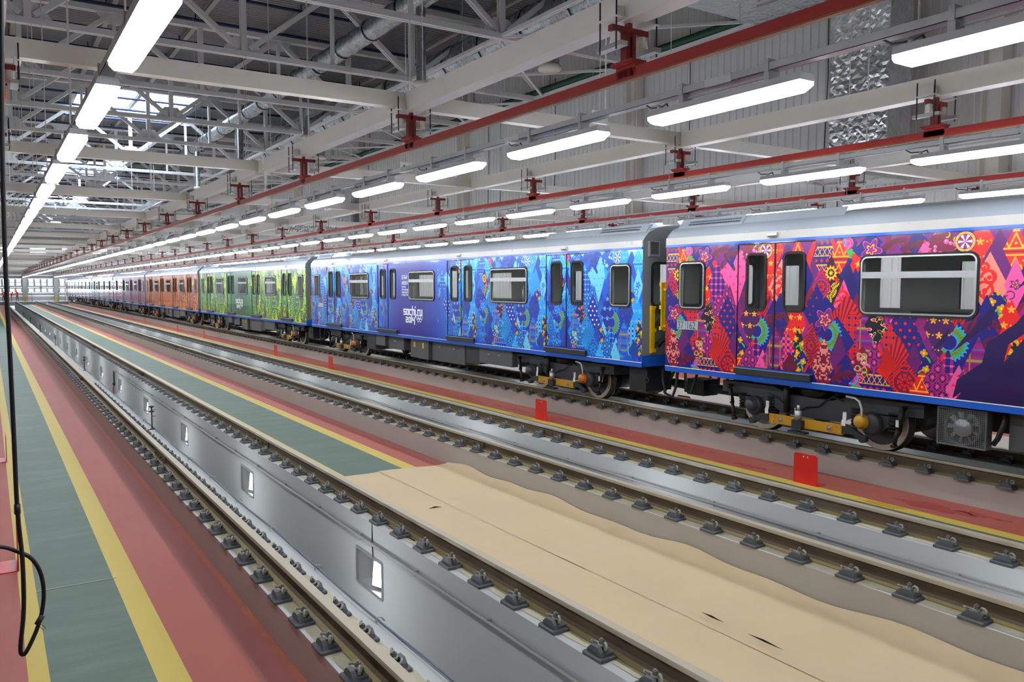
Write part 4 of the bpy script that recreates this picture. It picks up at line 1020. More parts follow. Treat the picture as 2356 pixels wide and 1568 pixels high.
def f_axlebox(q):
    q.lathe([(.0, -.15), (.13, -.15), (.165, -.12), (.17, .08), (.0, .08)], (0, 0, 0), (1, 0, 0), 18)
    q.ext([(-.05, -.40, .13), (-.05, .40, .13), (-.05, .34, .05), (-.05, .12, -.12), (-.05, -.12, -.12), (-.05, -.34, .05)], (.10, 0, 0))
def f_axlecap(q): q.lathe([(.0, -.10), (.075, -.10), (.092, -.08), (.095, -.02), (.12, -.015), (.12, .0), (.0, .0)], (0, 0, 0), (1, 0, 0), 16)
def f_beam(q): q.box(-.018, .018, -.70, .70, -.075, .075)
def f_beamplate(q):
    q.box(-.026, -.018, -.055, .055, -.078, .078)
    for sy in (-.03, .03):
        for sz in (-.045, .045): q.cyl((-.026, sy, sz), (-.04, sy, sz), .011, 6)
def f_arm(q): q.ext([(-.03, 0, -.06), (-.03, 0, .07), (-.03, .16, .06), (-.03, .36, -.04), (-.03, .40, -.11), (-.03, .33, -.13), (-.03, .18, -.04)], (.06, 0, 0)); q.cyl((-.05, .35, -.085), (.05, .35, -.085), .055, 12)
def f_gear(q):
    q.cyl((0, 0, .05), (0, 0, .20), .05, 12); q.cyl((0, 0, .20), (0, 0, .29), .025, 8); q.box(-.05, .05, -.09, .09, -.10, .05, 1); q.box(-.06, .06, -.16, .16, -.16, -.13, 1)
    for s in (-1, 1): q.cyl((s * .03, .04, .05), (s * .03, .04, .24), .008, 6)
def f_damper(q): q.cyl((0, 0, 0), (.0, .06, -.30), .042, 10); q.cyl((0, .06, -.28), (.0, .12, -.56), .03, 10); q.cyl((-.06, 0, 0), (.06, 0, 0), .03, 8); q.cyl((-.05, .12, -.56), (.05, .12, -.56), .03, 8)
def f_tag(q): q.box(-.004, .004, -.022, .022, -.05, .05)
def f_bracket(q): q.ext([(-.004, -.03, .10), (-.004, .03, .10), (-.004, .03, .0), (-.004, .05, -.04), (-.004, .05, -.13), (-.004, -.015, -.13), (-.004, -.015, -.04), (-.004, -.03, .0)], (.008, 0, 0))
def f_airspring(q): q.lathe([(.0, -.11), (.20, -.11), (.28, -.07), (.30, 0), (.28, .07), (.2, .11), (0, .11)], (0, 0, 0), (0, 0, 1), 18)
def f_hose(q): q.tube([(0, .26, .10), (-.02, .10, .09), (-.03, .02, .05), (-.03, -.02, -.05), (-.02, -.02, -.18)], .018, 7)
def f_axle(q): q.cyl((-.75, 0, 0), (.75, 0, 0), .085, 12); q.cyl((-.35, 0, 0), (.3, 0, 0), .24, 14)
def f_wire(q):
    q.tube([(0, -.6, .12), (0, -.42, .16), (0, -.3, .1), (0, -.15, -.02), (0, .05, -.05), (0, .2, -.12), (0, .45, -.1), (0, .6, .02), (0, .8, .08)], .011, 5)
TAGG = M('green_tag', '#1fbf3f', .5); TAGW = M('white_tag', '#d8d9d5', .5)
def bogie(car, yb, near, cap):
    fr_ = ob('bogie', cm('bogie_frame', f_bogie_frame, [DARKB]), car, (0, yb, 0))
    for sy in (-1, 1):
        for sx in (-1, 1):
            if sx > 0 and not near: continue
            ob('wheel', cm('wheel', f_wheel, [DARKB, WHEEL_T, M('dark_worn_tread', '#4a463f', .5, .4)]), fr_, (sx * .80, sy * 1.09, .95), None if sx < 0 else (0, 0, PI))
        if near: ob('axle', cm('axle', f_axle, [DARKB]), fr_, (0, sy * 1.09, .95))
        ob('axle_box', cm('axle_box', f_axlebox, [DARKB]), fr_, (-1.02, sy * 1.09, .95))
        ob('axle_cover', cm(f'axle_cover|{cap if sy < 0 else 9}', f_axlecap, [(YELB, ORNG)[cap] if sy < 0 else DARKB]), fr_, (-1.17, sy * 1.09 + (.12 if sy < 0 else 0), .97))
        for k in (-1, 1): ob('coil_spring', cm('coil_spring', f_spring, [BLACKP]), fr_, (-1.0, sy * 1.09 + k * .30, .88))
        ob('damper', cm('damper', f_damper, [BLACK]), fr_, (-1.16, sy * 1.60, 1.24), (0, 0, PI if sy > 0 else 0))
        if near:
            ob('side_tag', cm('tag', f_tag, [TAGW]), fr_, (-1.21, sy * 1.55, 1.02))
            ob('mount_bracket', cm('bracket', f_bracket, [TAGW]), fr_, (-1.23, sy * .72, .98)); ob('beam_plate', cm('beam_plate', f_beamplate, [YELB]), fr_, (-1.21, sy * .62, .80))
            ob('beam_washer', cm('beam_washer', lambda q: (q.cyl((-.03, 0, 0), (-.018, 0, 0), .045, 14), q.cyl((-.05, 0, 0), (-.03, 0, 0), .018, 6)), [CHROME]), fr_, (-1.21, sy * .46, .80))
        ob('beam_arm', cm('beam_arm', f_arm, [BLACKP]), fr_, (-1.21, sy * .68, .80), None if sy > 0 else (0, 0, PI))
    ob('collector_beam', cm('collector_beam', f_beam, [YELB]), fr_, (-1.21, 0, .80))
    ob('collector_gear', cm('collector_gear', f_gear, [GALV, BLACKP]), fr_, (-1.27, .08, .80))
    ob('air_spring', cm('air_spring', f_airspring, [BLACK]), fr_, (-.85, 0, 1.31))
    if near:
        ob('brake_hose', cm('brake_hose', f_hose, [TAGW]), fr_, (-1.20, -.98, 1.22)); ob('green_tag', cm('gtag', lambda q: q.box(-.004, .004, -.04, .04, -.045, .045), [TAGG]), fr_, (-1.21, 1.05, .99))
        ob('cable_loom', cm('cable_loom', f_wire, [BLACK]), fr_, (-1.09, 0, 1.10)); ob('side_damper', cm('side_damper', lambda q: q.cyl((0, 0, -.2), (0, 0, .3), .05, 10), [BLACK]), fr_, (-1.13, .42, 1.12))
def f_ac(q):
    q.ext([(-1.13, -1.75, 4.06), (-1.02, -1.75, 4.20), (1.02, -1.75, 4.20), (1.13, -1.75, 4.06)], (0, 3.5, 0)); q.ext([(-1.16, 0.2, 4.04), (-1.05, .2, 4.22), (-.9, .2, 4.23), (-.9, .2, 4.1)], (0, 1.5, 0))
def f_acgrille(q):
    d = Vector((.11, 0, .14)).normalized()
    for i in range(34):
        for j in range(2):
            y = .28 + i * .036; c = Vector((-1.142 + .0, y, 4.085)) + d * (.03 + j * .06); q.face([tuple(c + Vector((-.006, -.011, 0)) - d * .016), tuple(c + Vector((-.006, .011, 0)) - d * .016), tuple(c + Vector((-.006, .011, 0)) + d * .016), tuple(c + Vector((-.006, -.011, 0)) + d * .016)])
def f_vent(q):
    q.box(-1.21, -.94, -.045, 0, 3.56, 3.60); q.box(-1.21, -.94, -.045, 0, 3.84, 3.86); q.box(-1.22, -1.19, -.05, 0, 3.56, 3.86); q.box(-.96, -.94, -.04, 0, 3.56, 3.86)
def f_louv(q):
    for i in range(7): z = 3.61 + i * .033; q.ext([(-1.19, -.04, z), (-1.19, -.034, z + .004), (-1.19, -.006, z + .024), (-1.19, -.012, z + .02)], (.23, 0, 0))
def text_mesh(txt, size, mat, name='lettering', ext=.001):
    cu = bpy.data.curves.new(name, 'FONT'); cu.body = txt; cu.size = size; cu.extrude = ext; cu.resolution_u = 3
    o = bpy.data.objects.new(name, cu); COL.objects.link(o); dg = bpy.context.evaluated_depsgraph_get()
    me = bpy.data.meshes.new_from_object(o.evaluated_get(dg)); bpy.data.objects.remove(o); me.materials.clear(); me.materials.append(mat); me.name = name
    return me
TXM = Matrix(((0, 0, -1, 0), (-1, 0, 0, 0), (0, 1, 0, 0), (0, 0, 0, 1)))
def put_text(car, me, y, z, x, sx=1.0, name='lettering'):
    o = ob(name, me, car); o.matrix_basis = Matrix.Translation((x, y, z)) @ TXM @ Matrix.Diagonal((sx, 1, 1, 1)); return o
BOXES = [(4.95, 6.55, .96, 1.40, 0), (6.6, 7.35, .90, 1.36, 1), (7.5, 9.45, .80, 1.38, 0), (9.5, 10.15, .80, 1.38, 0), (10.2, 10.8, .80, 1.38, 0), (11.4, 12.55, .95, 1.38, 0), (12.6, 13.35, 1.02, 1.38, 0), (13.5, 14.25, .84, 1.40, 1)]
def car(idx, yc, label, mprint, lvl):
    """lvl 2: near, all parts; 1: middle distance; 0: far"""
    c = thing('train_car', label, 'train car', (12.045, yc, 0))
    o = ob('side_panel', cm('side_panel', lambda q: f_side(q, SXL), [mprint], True), c); o.material_slots[0].link = 'OBJECT'; o.material_slots[0].material = mprint
    o = ob('side_panel', cm('side_panel|r', lambda q: f_side(q, -SXL), [mprint], True), c); o.material_slots[0].link = 'OBJECT'; o.material_slots[0].material = mprint
    for s in (-1, 1): ob('inner_lining', cm(f'inner_lining|{s}', lambda q: f_lining(q, s * 1.29), [INNER]), c)
    ob('roof', cm('roof', f_roof2, [SILVER]), c)
    ob('inner_floor', cm('inner_floor', lambda q: (q.face([(-1.34, -HL, 1.60), (1.34, -HL, 1.60), (1.34, HL, 1.60), (-1.34, HL, 1.60)])), [INFLOOR]), c)
    ob('underframe', cm('underframe', lambda q: q.box(-1.25, 1.25, -HL + .1, HL - .1, 1.40, 1.58), [BLACKP]), c)
    ob('inner_ceiling', cm('inner_ceiling', lambda q: q.face([(-1.3, -HL, 3.76), (1.3, -HL, 3.76), (1.3, HL, 3.76), (-1.3, HL, 3.76)]), [M('pale_interior_ceiling', '#8d9390', .5)]), c)
    ob('cornice', cm('cornice', lambda q: (q.box(-1.362, -1.33, -HL, HL, 3.742, 3.87), q.box(1.33, 1.362, -HL, HL, 3.742, 3.87)), [CORN]), c)
    ob('blue_gutter', cm('blue_gutter', lambda q: (q.box(-1.372, -1.33, -HL, HL, 3.70, 3.742), q.box(1.33, 1.372, -HL, HL, 3.70, 3.742)), [BLUEC]), c)
    def f_sill(q):
        q.box(-1.352, -1.30, -HL, HL, 1.39, 1.478); q.box(1.30, 1.352, -HL, HL, 1.39, 1.478)
        for d in DOORS: q.box(-1.348, -1.30, d - DW, d + DW, 1.478, 1.62)
    ob('blue_sill', cm('blue_sill', f_sill, [BLUEC]), c)
    def f_pin(q):
        a = -HL
        for d in DOORS + [HL + DW]: q.box(-1.357, -1.34, a, d - DW, 1.478, 1.490); a = d + DW
    ob('pinstripe', cm('pinstripe', f_pin, [WHITEL]), c)
    for d in DOORS:
        for s in (-1, 1):
            f = lambda q: [q.face([(-1.334, u0, v0), (-1.334, u1, v0), (-1.334, u1, v1), (-1.334, u0, v1)]) for u0, u1, v0, v1 in grid_holes(d + (.012 if s > 0 else -.755), d + (.755 if s > 0 else -.012), 1.63, 3.672, [(d + s * .375 - .17, d + s * .375 + .17, 2.61, 3.49)])]
            lf = ob('door_leaf', cm(f'door_leaf|{round(d, 2)}{s}', f, [mprint], True), c); lf.material_slots[0].link = 'OBJECT'; lf.material_slots[0].material = mprint
            ob('door_gasket', cm('door_gasket', lambda q: q.ringyz(-.018, .004, 0, 3.05, .43, .965, .11, .04), [BLACK]), lf, (-1.334, d + s * .375, 0))
            ob('door_pane', cm('door_pane', lambda q: q.face([(0, -.19, 2.59), (0, .19, 2.59), (0, .19, 3.51), (0, -.19, 3.51)]), [GLASS]), lf, (-1.326, d + s * .375, 0))
        ob('door_seal', cm('door_seal', lambda q: (q.box(-1.345, -1.32, -.013, .013, 1.63, 3.68), q.box(-1.345, -1.32, -DW, DW, 3.672, 3.688), q.box(-1.34, -1.32, DW - .01, DW, 1.63, 3.68), q.box(-1.34, -1.32, -DW, -DW + .01, 1.63, 3.68)), [BLACK]), c, (0, d, 0))
        ob('door_step', cm('door_step', lambda q: (q.box(-1.41, -1.33, -DW, DW, 1.50, 1.605), q.box(-1.415, -1.405, -DW, DW, 1.597, 1.607, 1)), [BLACKP, GALV]), c, (0, d, 0))
        if lvl: ob('door_signal', cm('door_signal', lambda q: q.ext([(-1.362, -.09, 3.78), (-1.362, -.09, 3.85), (-1.40, -.09, 3.84), (-1.415, -.09, 3.80), (-1.40, -.09, 3.775)], (0, .18, 0)), [CHROME]), c, (0, d + .02, 0))
    for a, e, big in WINS:
        wf = ob('window', cm(f'window|{big}', lambda q: q.ringyz(-.022, .01, 0, 0, (e - a) - .035, WZ1 - WZ0 - .035, .10, .022), [CHROME]), c, (SXL, (a + e) / 2, (WZ0 + WZ1) / 2))
        ob('gasket', cm(f'gasket|{big}', lambda q: q.ringyz(-.016, .012, 0, 0, (e - a) + .02, WZ1 - WZ0 + .02, .125, .035), [BLACK]), wf)
        ob('pane', cm(f'pane|{big}', lambda q: q.face([(.006, -(e - a) / 2 + .03, -.40), (.006, (e - a) / 2 - .03, -.40), (.006, (e - a) / 2 - .03, .40), (.006, -(e - a) / 2 + .03, .40)]), [GLASS]), wf)
        if big:
            ob('transom_bar', cm('transom_bar', lambda q: (q.box(-.024, .0, -.80, .80, .10, .125), q.box(-.018, .0, -.80, .80, .125, .165), q.box(-.026, .0, -.80, .80, .165, .19)), [CHROME]), wf)
    for a, e, big in WINS:
        ob('far_pane', cm(f'far_pane|{big}', lambda q: q.face([(1.34, -(e - a) / 2, WZ0), (1.34, (e - a) / 2, WZ0), (1.34, (e - a) / 2, WZ1), (1.34, -(e - a) / 2, WZ1)]), [GLASS]), c, (0, (a + e) / 2, 0))
    for s in (-1, 1):
        ew = ob('end_wall', cm('end_wall', f_end, [ENDG, BLUEC]), c, (0, s * HL, 0), None if s < 0 else (0, 0, PI))
        if lvl:
            for x in (-.775, 0, .775):
                wd_ = .65 if x else .50
                ob('end_gasket', cm(f'end_gasket|{wd_}', lambda q: ringxz(q, -.02, .01, 0, 3.015, wd_ + .06, .89, .12, .05), [BLACK]), ew, (x, 0, 0))
                ob('end_pane', cm(f'end_pane|{wd_}', lambda q: q.face([(-wd_ / 2, 0, 2.6), (wd_ / 2, 0, 2.6), (wd_ / 2, 0, 3.43), (-wd_ / 2, 0, 3.43)]), [GLASS]), ew, (x, 0, 0))
            ob('vent_box', cm('vent_box', f_vent, [GALV]), ew); ob('vent_louvres', cm('vent_louvres', f_louv, [GALV]), ew)
            zb = 1.66 if s < 0 else 2.12
            def f_guard(q):
                q.box(-.015, .015, -.05, 0, 0, .94)
                for z in (.02, .42, .86): q.box(0, .11, -.06, -.01, z, z + .07)
                q.box(.02, .10, -.03, -.015, .09, .86)
            ob('barrier_post', cm('barrier_post', f_guard, [YELBR]), ew, (-1.14 * (1 if s < 0 else -.96), 0 if s < 0 else -.27, zb))
            if s > 0: ob('barrier_arm', cm('barrier_arm', lambda q: [q.box(1.10, 1.14, -.30, 0, z, z + .04) for z in (2.2, 2.9)], [YELBR]), ew)
        if lvl and s < 0:   # black straps across the gap to the next car
            def f_strap(q):
                for z0, z1 in ((1.75, 2.15), (2.15, 2.62), (2.42, 3.02)):
                    for k in (0, .1): q.face([(-1.06 + k, -.05, z0), (-1.06 + k, -.05, z0 + .11), (-1.08 + k * .3, -.60, z1 + .11), (-1.08 + k * .3, -.60, z1)])
            ob('barrier_strap', cm('barrier_strap', f_strap, [BLACK]), ew)
    def f_coup(q):
        q.cyl((0, -.32, .95), (0, 1.2, .95), .09, 12); q.box(-.2, .2, -.32, -.1, .80, 1.12); q.cyl((-.45, .0, 1.3), (-.45, .3, .8), .03, 8); q.tube([(-.75, .05, 1.38), (-.8, -.02, 1.1), (-.8, -.1, .85), (-.72, -.22, .80), (-.7, -.29, 1.0), (-.68, -.31, 1.3)], .03, 6); q.tube([(.5, .05, 1.38), (.55, -.1, .9), (.5, -.29, .9), (.5, -.31, 1.3)], .03, 6)
        q.box(-1.0, -.3, .25, .75, .86, 1.38); q.tube([(-1.1, .1, 1.38), (-1.12, .1, 1.2), (-1.12, .03, 1.12), (-1.12, .1, 1.05), (-1.12, .17, 1.12), (-1.12, .1, 1.2)], .012, 5)
    for s in (-1, 1): ob('coupler', cm('coupler', f_coup, [BLACKP]), c, (0, s * HL, 0), None if s < 0 else (0, 0, PI))
    for s in (-1, 1):
        ac = ob('air_conditioner', cm('air_conditioner', f_ac, [SILVER]), c, (0, s * 7.75, 0), None if s > 0 else None)
        if s < 0: ac.scale = (1, -1, 1)
        if lvl: ob('vent_holes', cm('vent_holes', f_acgrille, [M('dark_vent_hole', '#16181c', .7)]), ac)
    for s in (-1, 1): bogie(c, s * 6.55, lvl == 2, 1 if idx else 0)
    for bi, (t0, t1, z0, z1, dk) in enumerate(BOXES):
        if idx == 0 and bi >= 6: continue
        bo = ob('equipment_box', cm(f'equipment_box|{bi}', lambda q: (q.bevbox(-1.16 + .05 * (bi % 3), .9, -HL + t0, -HL + t1, z0, z1, .012)), [(GREYB, DARKB)[dk]]), c)
        if lvl and bi in (3, 4): ob('warning_sticker', cm(f'warning_sticker|{bi}', lambda q: q.box(-1.17 + .05 * (bi % 3), -1.15 + .05 * (bi % 3), -HL + (t0 + t1) / 2 - .06, -HL + (t0 + t1) / 2 + .06, 1.12, 1.28), [YELBR]), bo)
        if lvl and bi in (0, 2, 5): ob('box_handle', cm(f'box_handle|{bi}', lambda q: (q.box(-1.19 + .05 * (bi % 3), -1.15 + .05 * (bi % 3), -HL + t0 + .5, -HL + t0 + .62, 1.2, 1.23), q.box(-1.19 + .05 * (bi % 3), -1.15 + .05 * (bi % 3), -HL + t1 - .6, -HL + t1 - .48, 1.2, 1.23)), [CHROME]), bo)
    ob('pipe_run', cm('pipe_run', lambda q: (q.cyl((-.9, -8.8, 1.36), (-.9, 8.8, 1.36), .03, 6), q.cyl((-.75, -8.8, 1.33), (-.75, 8.8, 1.33), .04, 6), q.box(-.6, .6, -4.5, 4.5, 1.0, 1.4)), [BLACKP]), c)
    if lvl == 2:
        for k, y in enumerate(np.linspace(-8.4, 8.4, 9)):
            ob('grab_pole', cm('grab_pole', lambda q: q.cyl((-.55, 0, 1.6), (-.55, 0, 3.76), .018, 8), [CHROME]), c, (0, float(y), 0))
        for y0, y1 in ((-HL + 3.4, -HL + 6.3), (-HL + 8.1, -HL + 11.0), (-HL + 12.85, -HL + 15.8)):
            ob('bench_seat', cm(f'bench_seat|{round(y0, 1)}', lambda q: (q.box(.75, 1.25, y0, y1, 1.95, 2.08), q.box(1.12, 1.27, y0, y1, 2.08, 2.55)), [M('dark_seat_vinyl', '#3a3f46', .5)]), c)
    return c
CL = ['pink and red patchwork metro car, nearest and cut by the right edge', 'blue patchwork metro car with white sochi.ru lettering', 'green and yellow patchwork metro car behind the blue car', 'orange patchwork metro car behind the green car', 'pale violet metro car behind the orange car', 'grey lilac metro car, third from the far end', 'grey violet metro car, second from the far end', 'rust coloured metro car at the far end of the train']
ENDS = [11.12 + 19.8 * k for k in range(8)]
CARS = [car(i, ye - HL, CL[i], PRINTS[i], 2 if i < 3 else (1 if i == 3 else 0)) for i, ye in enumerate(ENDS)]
# number plates and lettering
pink = CARS[0]; np_y = 10.81 - (ENDS[0] - HL)
q = MB(); q.box(-1.362, -1.35, np_y - .215, np_y, 2.19, 2.345); q.box(-1.362, -1.35, np_y - .52, np_y - .225, 2.19, 2.345); pl = q.build('number_plate', M('grey_number_plate', '#aab0b3', .35, .2), pink)
put_text(pink, text_mesh('37', .19, M('dark_blue_numerals', '#3a4d63', .5)), np_y - .015, 2.205, -1.3635, .82); put_text(pink, text_mesh('162', .19, MATS['dark_blue_numerals']), np_y - .235, 2.205, -1.3635, .82)
bl = CARS[1]; yb = ENDS[1] - HL
q = MB(); q.box(-1.362, -1.35, 29.6 - yb, 30.1 - yb, 2.19, 2.33); q.build('number_plate', MATS['grey_number_plate'], bl)
WT = M('white_print_lettering', '#eef0f8', .35)
for txt, sz, z, sxx in (('БЕЛЫЙ', .17, 3.19, .40), ('МИШКА', .17, 3.02, .44), ('талисман', .10, 2.93, .30), ('XXII олимпийских', .09, 2.845, .56), ('зимних игр 2014 г.', .09, 2.765, .56), ('в городе Сочи', .09, 2.69, .46)):
    tm = text_mesh(txt, sz, WT); put_text(bl, tm, 22.66 - yb, z, -1.3525, sxx / max(v.co.x for v in tm.vertices))
# cooling fan on the nearest car
yc = ENDS[0] - HL; cy = 5.66 - yc; cz = 1.09; fx = -1.16
fan = MB(); fan.ringyz(fx - .02, fx + .10, cy, cz, .66, .52, .015, .025); fan.box(fx + .09, fx + .12, cy - .33, cy + .33, cz - .26, cz + .26)
fo = fan.build('cooling_fan', GREYB, pink)
q = MB(); q.lathe([(.245, -.0), (.225, -.01), (.215, .03), (.215, .08)], (fx, cy, cz), (1, 0, 0), 28); q.build('fan_shroud', GREYB, fo)
q = MB(); q.lathe([(.0, -.005), (.05, -.005), (.055, .0), (.11, .0), (.125, .012), (.125, .06), (0, .06)], (fx, cy, cz), (1, 0, 0), 24); q.build('fan_hub', GALV, fo)
for k in range(9):
    t = 2 * PI * k / 9; q = MB(); pts = []
    for r_, o_ in ((.12, -.18), (.215, -.14), (.215, .14), (.12, .18)): pts.append((fx + .03 + (.025 if o_ > 0 else -.015), cy + r_ * math.cos(t + o_), cz + r_ * math.sin(t + o_)))
    q.face(pts); q.face([(p[0] + .004, p[1], p[2]) for p in pts]); q.build('fan_blade', GALV, fo)
q = MB()
for i in range(25): y = cy - .31 + i * .62 / 24; q.box(fx - .018, fx - .015, y - .0015, y + .0015, cz - .245, cz + .245)
for i in range(20): z = cz - .24 + i * .48 / 19; q.box(fx - .018, fx - .015, cy - .315, cy + .315, z - .0015, z + .0015)
stuff(q.build('wire_mesh', GALV, fo))
q = MB(); q.tube([(-1.05, cy - .5, 1.38), (-1.1, cy - .5, 1.2), (-1.12, cy - .44, 1.0), (-1.1, cy - .38, .92)], .035, 8); q.build('air_hose', BLACKP, pink)
q = MB(); q.box(-.95, .5, cy - 1.3, cy - .5, .85, 1.38); q.build('equipment_box', GREYB, pink)
# ================================================================ things on the floors and in the pits
# brown paper over the middle walkway
def paper(x0, x1, ya, yb, z, label, seed, wavy=False, front=False):
    r = random.Random(seed); nx, ny = 10, max(8, int((ya - yb) / .18)); q = MB(); ph = [r.uniform(0, 6.28) for _ in range(6)]
    for j in range(ny + 1):
        y = ya + (yb - ya) * j / ny
        for i in range(nx + 1):
            t = i / nx; x = x0 + (x1 - x0) * t
            yy = y + ((.06 * math.sin(x * 2.6 + ph[0]) + .03 * math.sin(x * 7)) if j == 0 and front else 0) + (.012 * math.sin(x * 9 + ph[1]) if j in (0, ny) else 0)
            wv_ = min(1, abs(x - 5.2) / .3)
            zz = z + wv_ * .0035 * math.sin(x * 5 + ph[2] + y * 1.3) + wv_ * (.0025 * math.sin(y * 4 + ph[3]) + .002 * math.sin(x * 13 + y * 7))
            if wavy and x > 6.12:
                k = (x - 6.12) / (x1 - 6.12); e = min(1, max(.15, (11.9 - y) / .9)) * (.075 + .028 * math.sin(y * 2.3) + .018 * math.sin(y * 5.1 + 1))
                x = 6.12 + .265 * min(1, k * 1.25); zz += e * max(0, k - .35) ** 1.6 * 1.9
            q.v.append((x, yy, max(zz, .004)))
    for j in range(ny):
        for i in range(nx): k = j * (nx + 1) + i; q.f.append((k, k + 1, k + nx + 2, k + nx + 1)); q.mi.append(0); q.sm.append(True)
    o = q.build('paper_sheet', PAPER); tag(o, label, 'paper', 'brown paper sheets covering the walkway'); return o
pp = [(3.99, 5.22, 11.88, 6.4, .012, 'brown paper sheet on the walkway, far left one by the bare green floor', False, True),
 (5.16, 6.45, 11.82, 6.9, .0165, 'brown paper sheet on the walkway, far right one curling up the plinth', True, True),
 (3.99, 5.25, 6.5, .4, .0165, 'brown paper sheet on the walkway, near left one along the rail', False, False),
 (5.16, 6.45, 7.0, .9, .021, 'brown paper sheet on the walkway, near right one with wavy edge', True, False),
 (3.99, 5.25, .5, -5, .012, 'brown paper sheet on the walkway, nearest left one below the frame edge', False, False),
 (5.16, 6.45, 1.0, -5, .020, 'brown paper sheet on the walkway, nearest right one below the frame edge', True, False)]
PS = [paper(a, c, d, e, z, l, i, wv, fr_) for i, (a, c, d, e, z, l, wv, fr_) in enumerate(pp[:4])]
def tear(p, x, y, dx, dy, z):
    d = Vector((dx, dy, 0)); n = Vector((-dy, dx, 0)).normalized() * .012
    q = MB(); c = Vector((x, y, z)); q.face([tuple(c - d), tuple(c + n), tuple(c + d), tuple(c - n * .3)]); q.face([tuple(c - d), tuple(c + n + Vector((0, 0, .02))), tuple(c + d)]); q.build('paper_tear', PAPER_D, p)
tear(PS[0], 4.9, 9.41, .10, -.01, .031); tear(PS[3], 5.29, 4.86, .0, .14, .05); tear(PS[3], 5.285, 4.28, .0, .19, .05)

# red standing plates
q = MB(); h, w_ = .46, .21; c = .03
q.ext([(0, -w_, 0), (0, w_, 0), (0, w_, h - c), (0, w_ - c, h), (0, -w_ + c, h), (0, -w_, h - c)], (.008, 0, 0)); PLATE = q.data('plate', [STOPR])
q = MB(); q.box(.0, .20, -w_, w_, .0, .008); FOOT = q.data('foot', [STOPR])
q = MB(); q.cyl((-.0015, 0, h - .045), (.0095, 0, h - .045), .014, 10); HOLE = q.data('bolt_hole', [CONC])
def redplate(x, y, label, flip=False):
    r = thing('stop_plate', label, 'stop plate', (x, y, 0), 'red standing plates', (0, 0, PI) if flip else None)
    ob('plate', PLATE, r); ob('foot', FOOT, r); ob('bolt_hole', HOLE, r, (0, -.035, 0)); ob('bolt_hole', HOLE, r, (0, .035, 0))
for i, y in enumerate((7.62, 14.55, 27.7, 34.3, 47.9, 55.6, 68.5, 75.1)): redplate(10.24, y, f'red metal plate standing by the yellow line beside the train, {wordnum(i)} from the near end')
redplate(.17, 9.95, 'red metal plate seen edge-on at the left green walkway', True); redplate(.17, 16.2, 'red metal plate at the left edge, farther along the left walkway', True)
redplate(13.4, 13.3, 'red metal plate glimpsed under the train between two cars')

# niche lamps in the pit walls
q = MB(); q.ext([(-.04, -.12, -.15), (.03, -.12, -.15), (.03, -.12, .15), (-.04, -.12, .15)], (0, .24, 0)); q.box(.03, .06, -.05, .05, -.12, .12); NH = q.data('lamp_housing', [BLACKP])
q = MB(); q.face([(-.043, -.105, -.135), (-.043, .105, -.135), (-.043, .105, .135), (-.043, -.105, .135)]); NG = q.data('lamp_glass', [NICHE])
q = MB(); q.tube([(.06, 0, -.05), (.10, .05, -.12), (.12, .06, -.18)], .012, 5); NF = q.data('lamp_bracket', [GALV])
def niche_lamp(x, y, label, group, right):
    r = thing('niche_lamp', label, 'lamp', (x, y, -.245), group, (0, 0, .35 if right else PI - .35))
    ob('lamp_housing', NH, r, (0, 0, 0), (0, .12, 0)); ob('lamp_glass', NG, r, (0, 0, 0), (0, .12, 0)); ob('lamp_bracket', NF, r)
for nm, xw, ys, right in (('nearest pit, right wall', 3.50, NA, True), ('nearest pit, left wall', 2.50, NA, False), ('middle pit, right wall', 7.95, NB, True), ('middle pit, left wall', 6.98, NB, False), ('pit under the train, right wall', 12.50, NB, True), ('pit under the train, left wall', 11.62, NB, False)):
    i = -1
    for y in ys:
        if y > (80 if right else 60): continue
        i += 1 if (y > 5 or not right) else 0
        niche_lamp(xw + (.10 if right else -.10), y + .22, f'bright niche lamp, {nm}, {wordnum(i)} from the near end' if i >= 0 else f'bright niche lamp, {nm}, before the picture begins', f'niche lamps, {nm}', right)
# conduits, hose and wires in the pits
def pipe_run(x, z, r, y0, y1, label, m, step=None):
    root = thing('wall_conduit', label, 'conduit', (x, 0, z)); q = MB(); q.cyl((0, y0, 0), (0, y1, 0), r, 8); q.build('tube', m, root)
    y = y0 + .5; k = MB(); k.box(-.006, .03, -.012, .012, -r - .012, r + .012); kd = k.data('pipe_clip', [m])
    while step and y < min(y1, 40): ob('pipe_clip', kd, root, (0, y, 0)); y += step
PIPEG = M('grey_painted_conduit', '#9a9b94', .42)
pipe_run(3.465, .13, .018, Y0, 30.0, 'thin conduit along the right wall of the nearest pit', PIPEG, 1.4)
pipe_run(7.915, .12, .020, Y0, 148, 'thin conduit along the right wall of the middle pit', PIPEG, 1.6)
root = thing('ledge_cable', 'blue grey cable clipped along the nearest pit edge', 'cable', (2.485, 0, LEDGE + .024)); q = MB()
q.tube([(.012 * math.sin(y * 1.7), y, .003 * math.sin(y * 3.1)) for y in np.arange(Y0, 60, .5)], .009, 5); q.build('cable', M('blue_grey_cable', '#5d6475', .5), root)
q = MB(); q.tube([(.04, 0, -.01), (.02, .01, .02), (-.01, .02, .025), (-.03, .015, .0), (-.025, .0, -.012)], .006, 5); hk = q.data('cable_hook', [GALV])
for y in np.arange(2.9, 34, 1.41): ob('cable_hook', hk, root, (0, float(y), 0))
root = thing('air_hose', 'orange hose hanging from a dark valve pipe on the pit wall', 'hose', (3.47, 30.0, 0))
q = MB(); q.cyl((0, 0, .14), (0, 0, -.28), .022, 8); q.build('valve_pipe', BLACKP, root); q = MB(); q.box(-.04, .03, -.03, .03, -.36, -.28); q.cyl((-.05, 0, -.32), (-.05, -.06, -.32), .012, 6); q.build('valve', BLACKP, root)
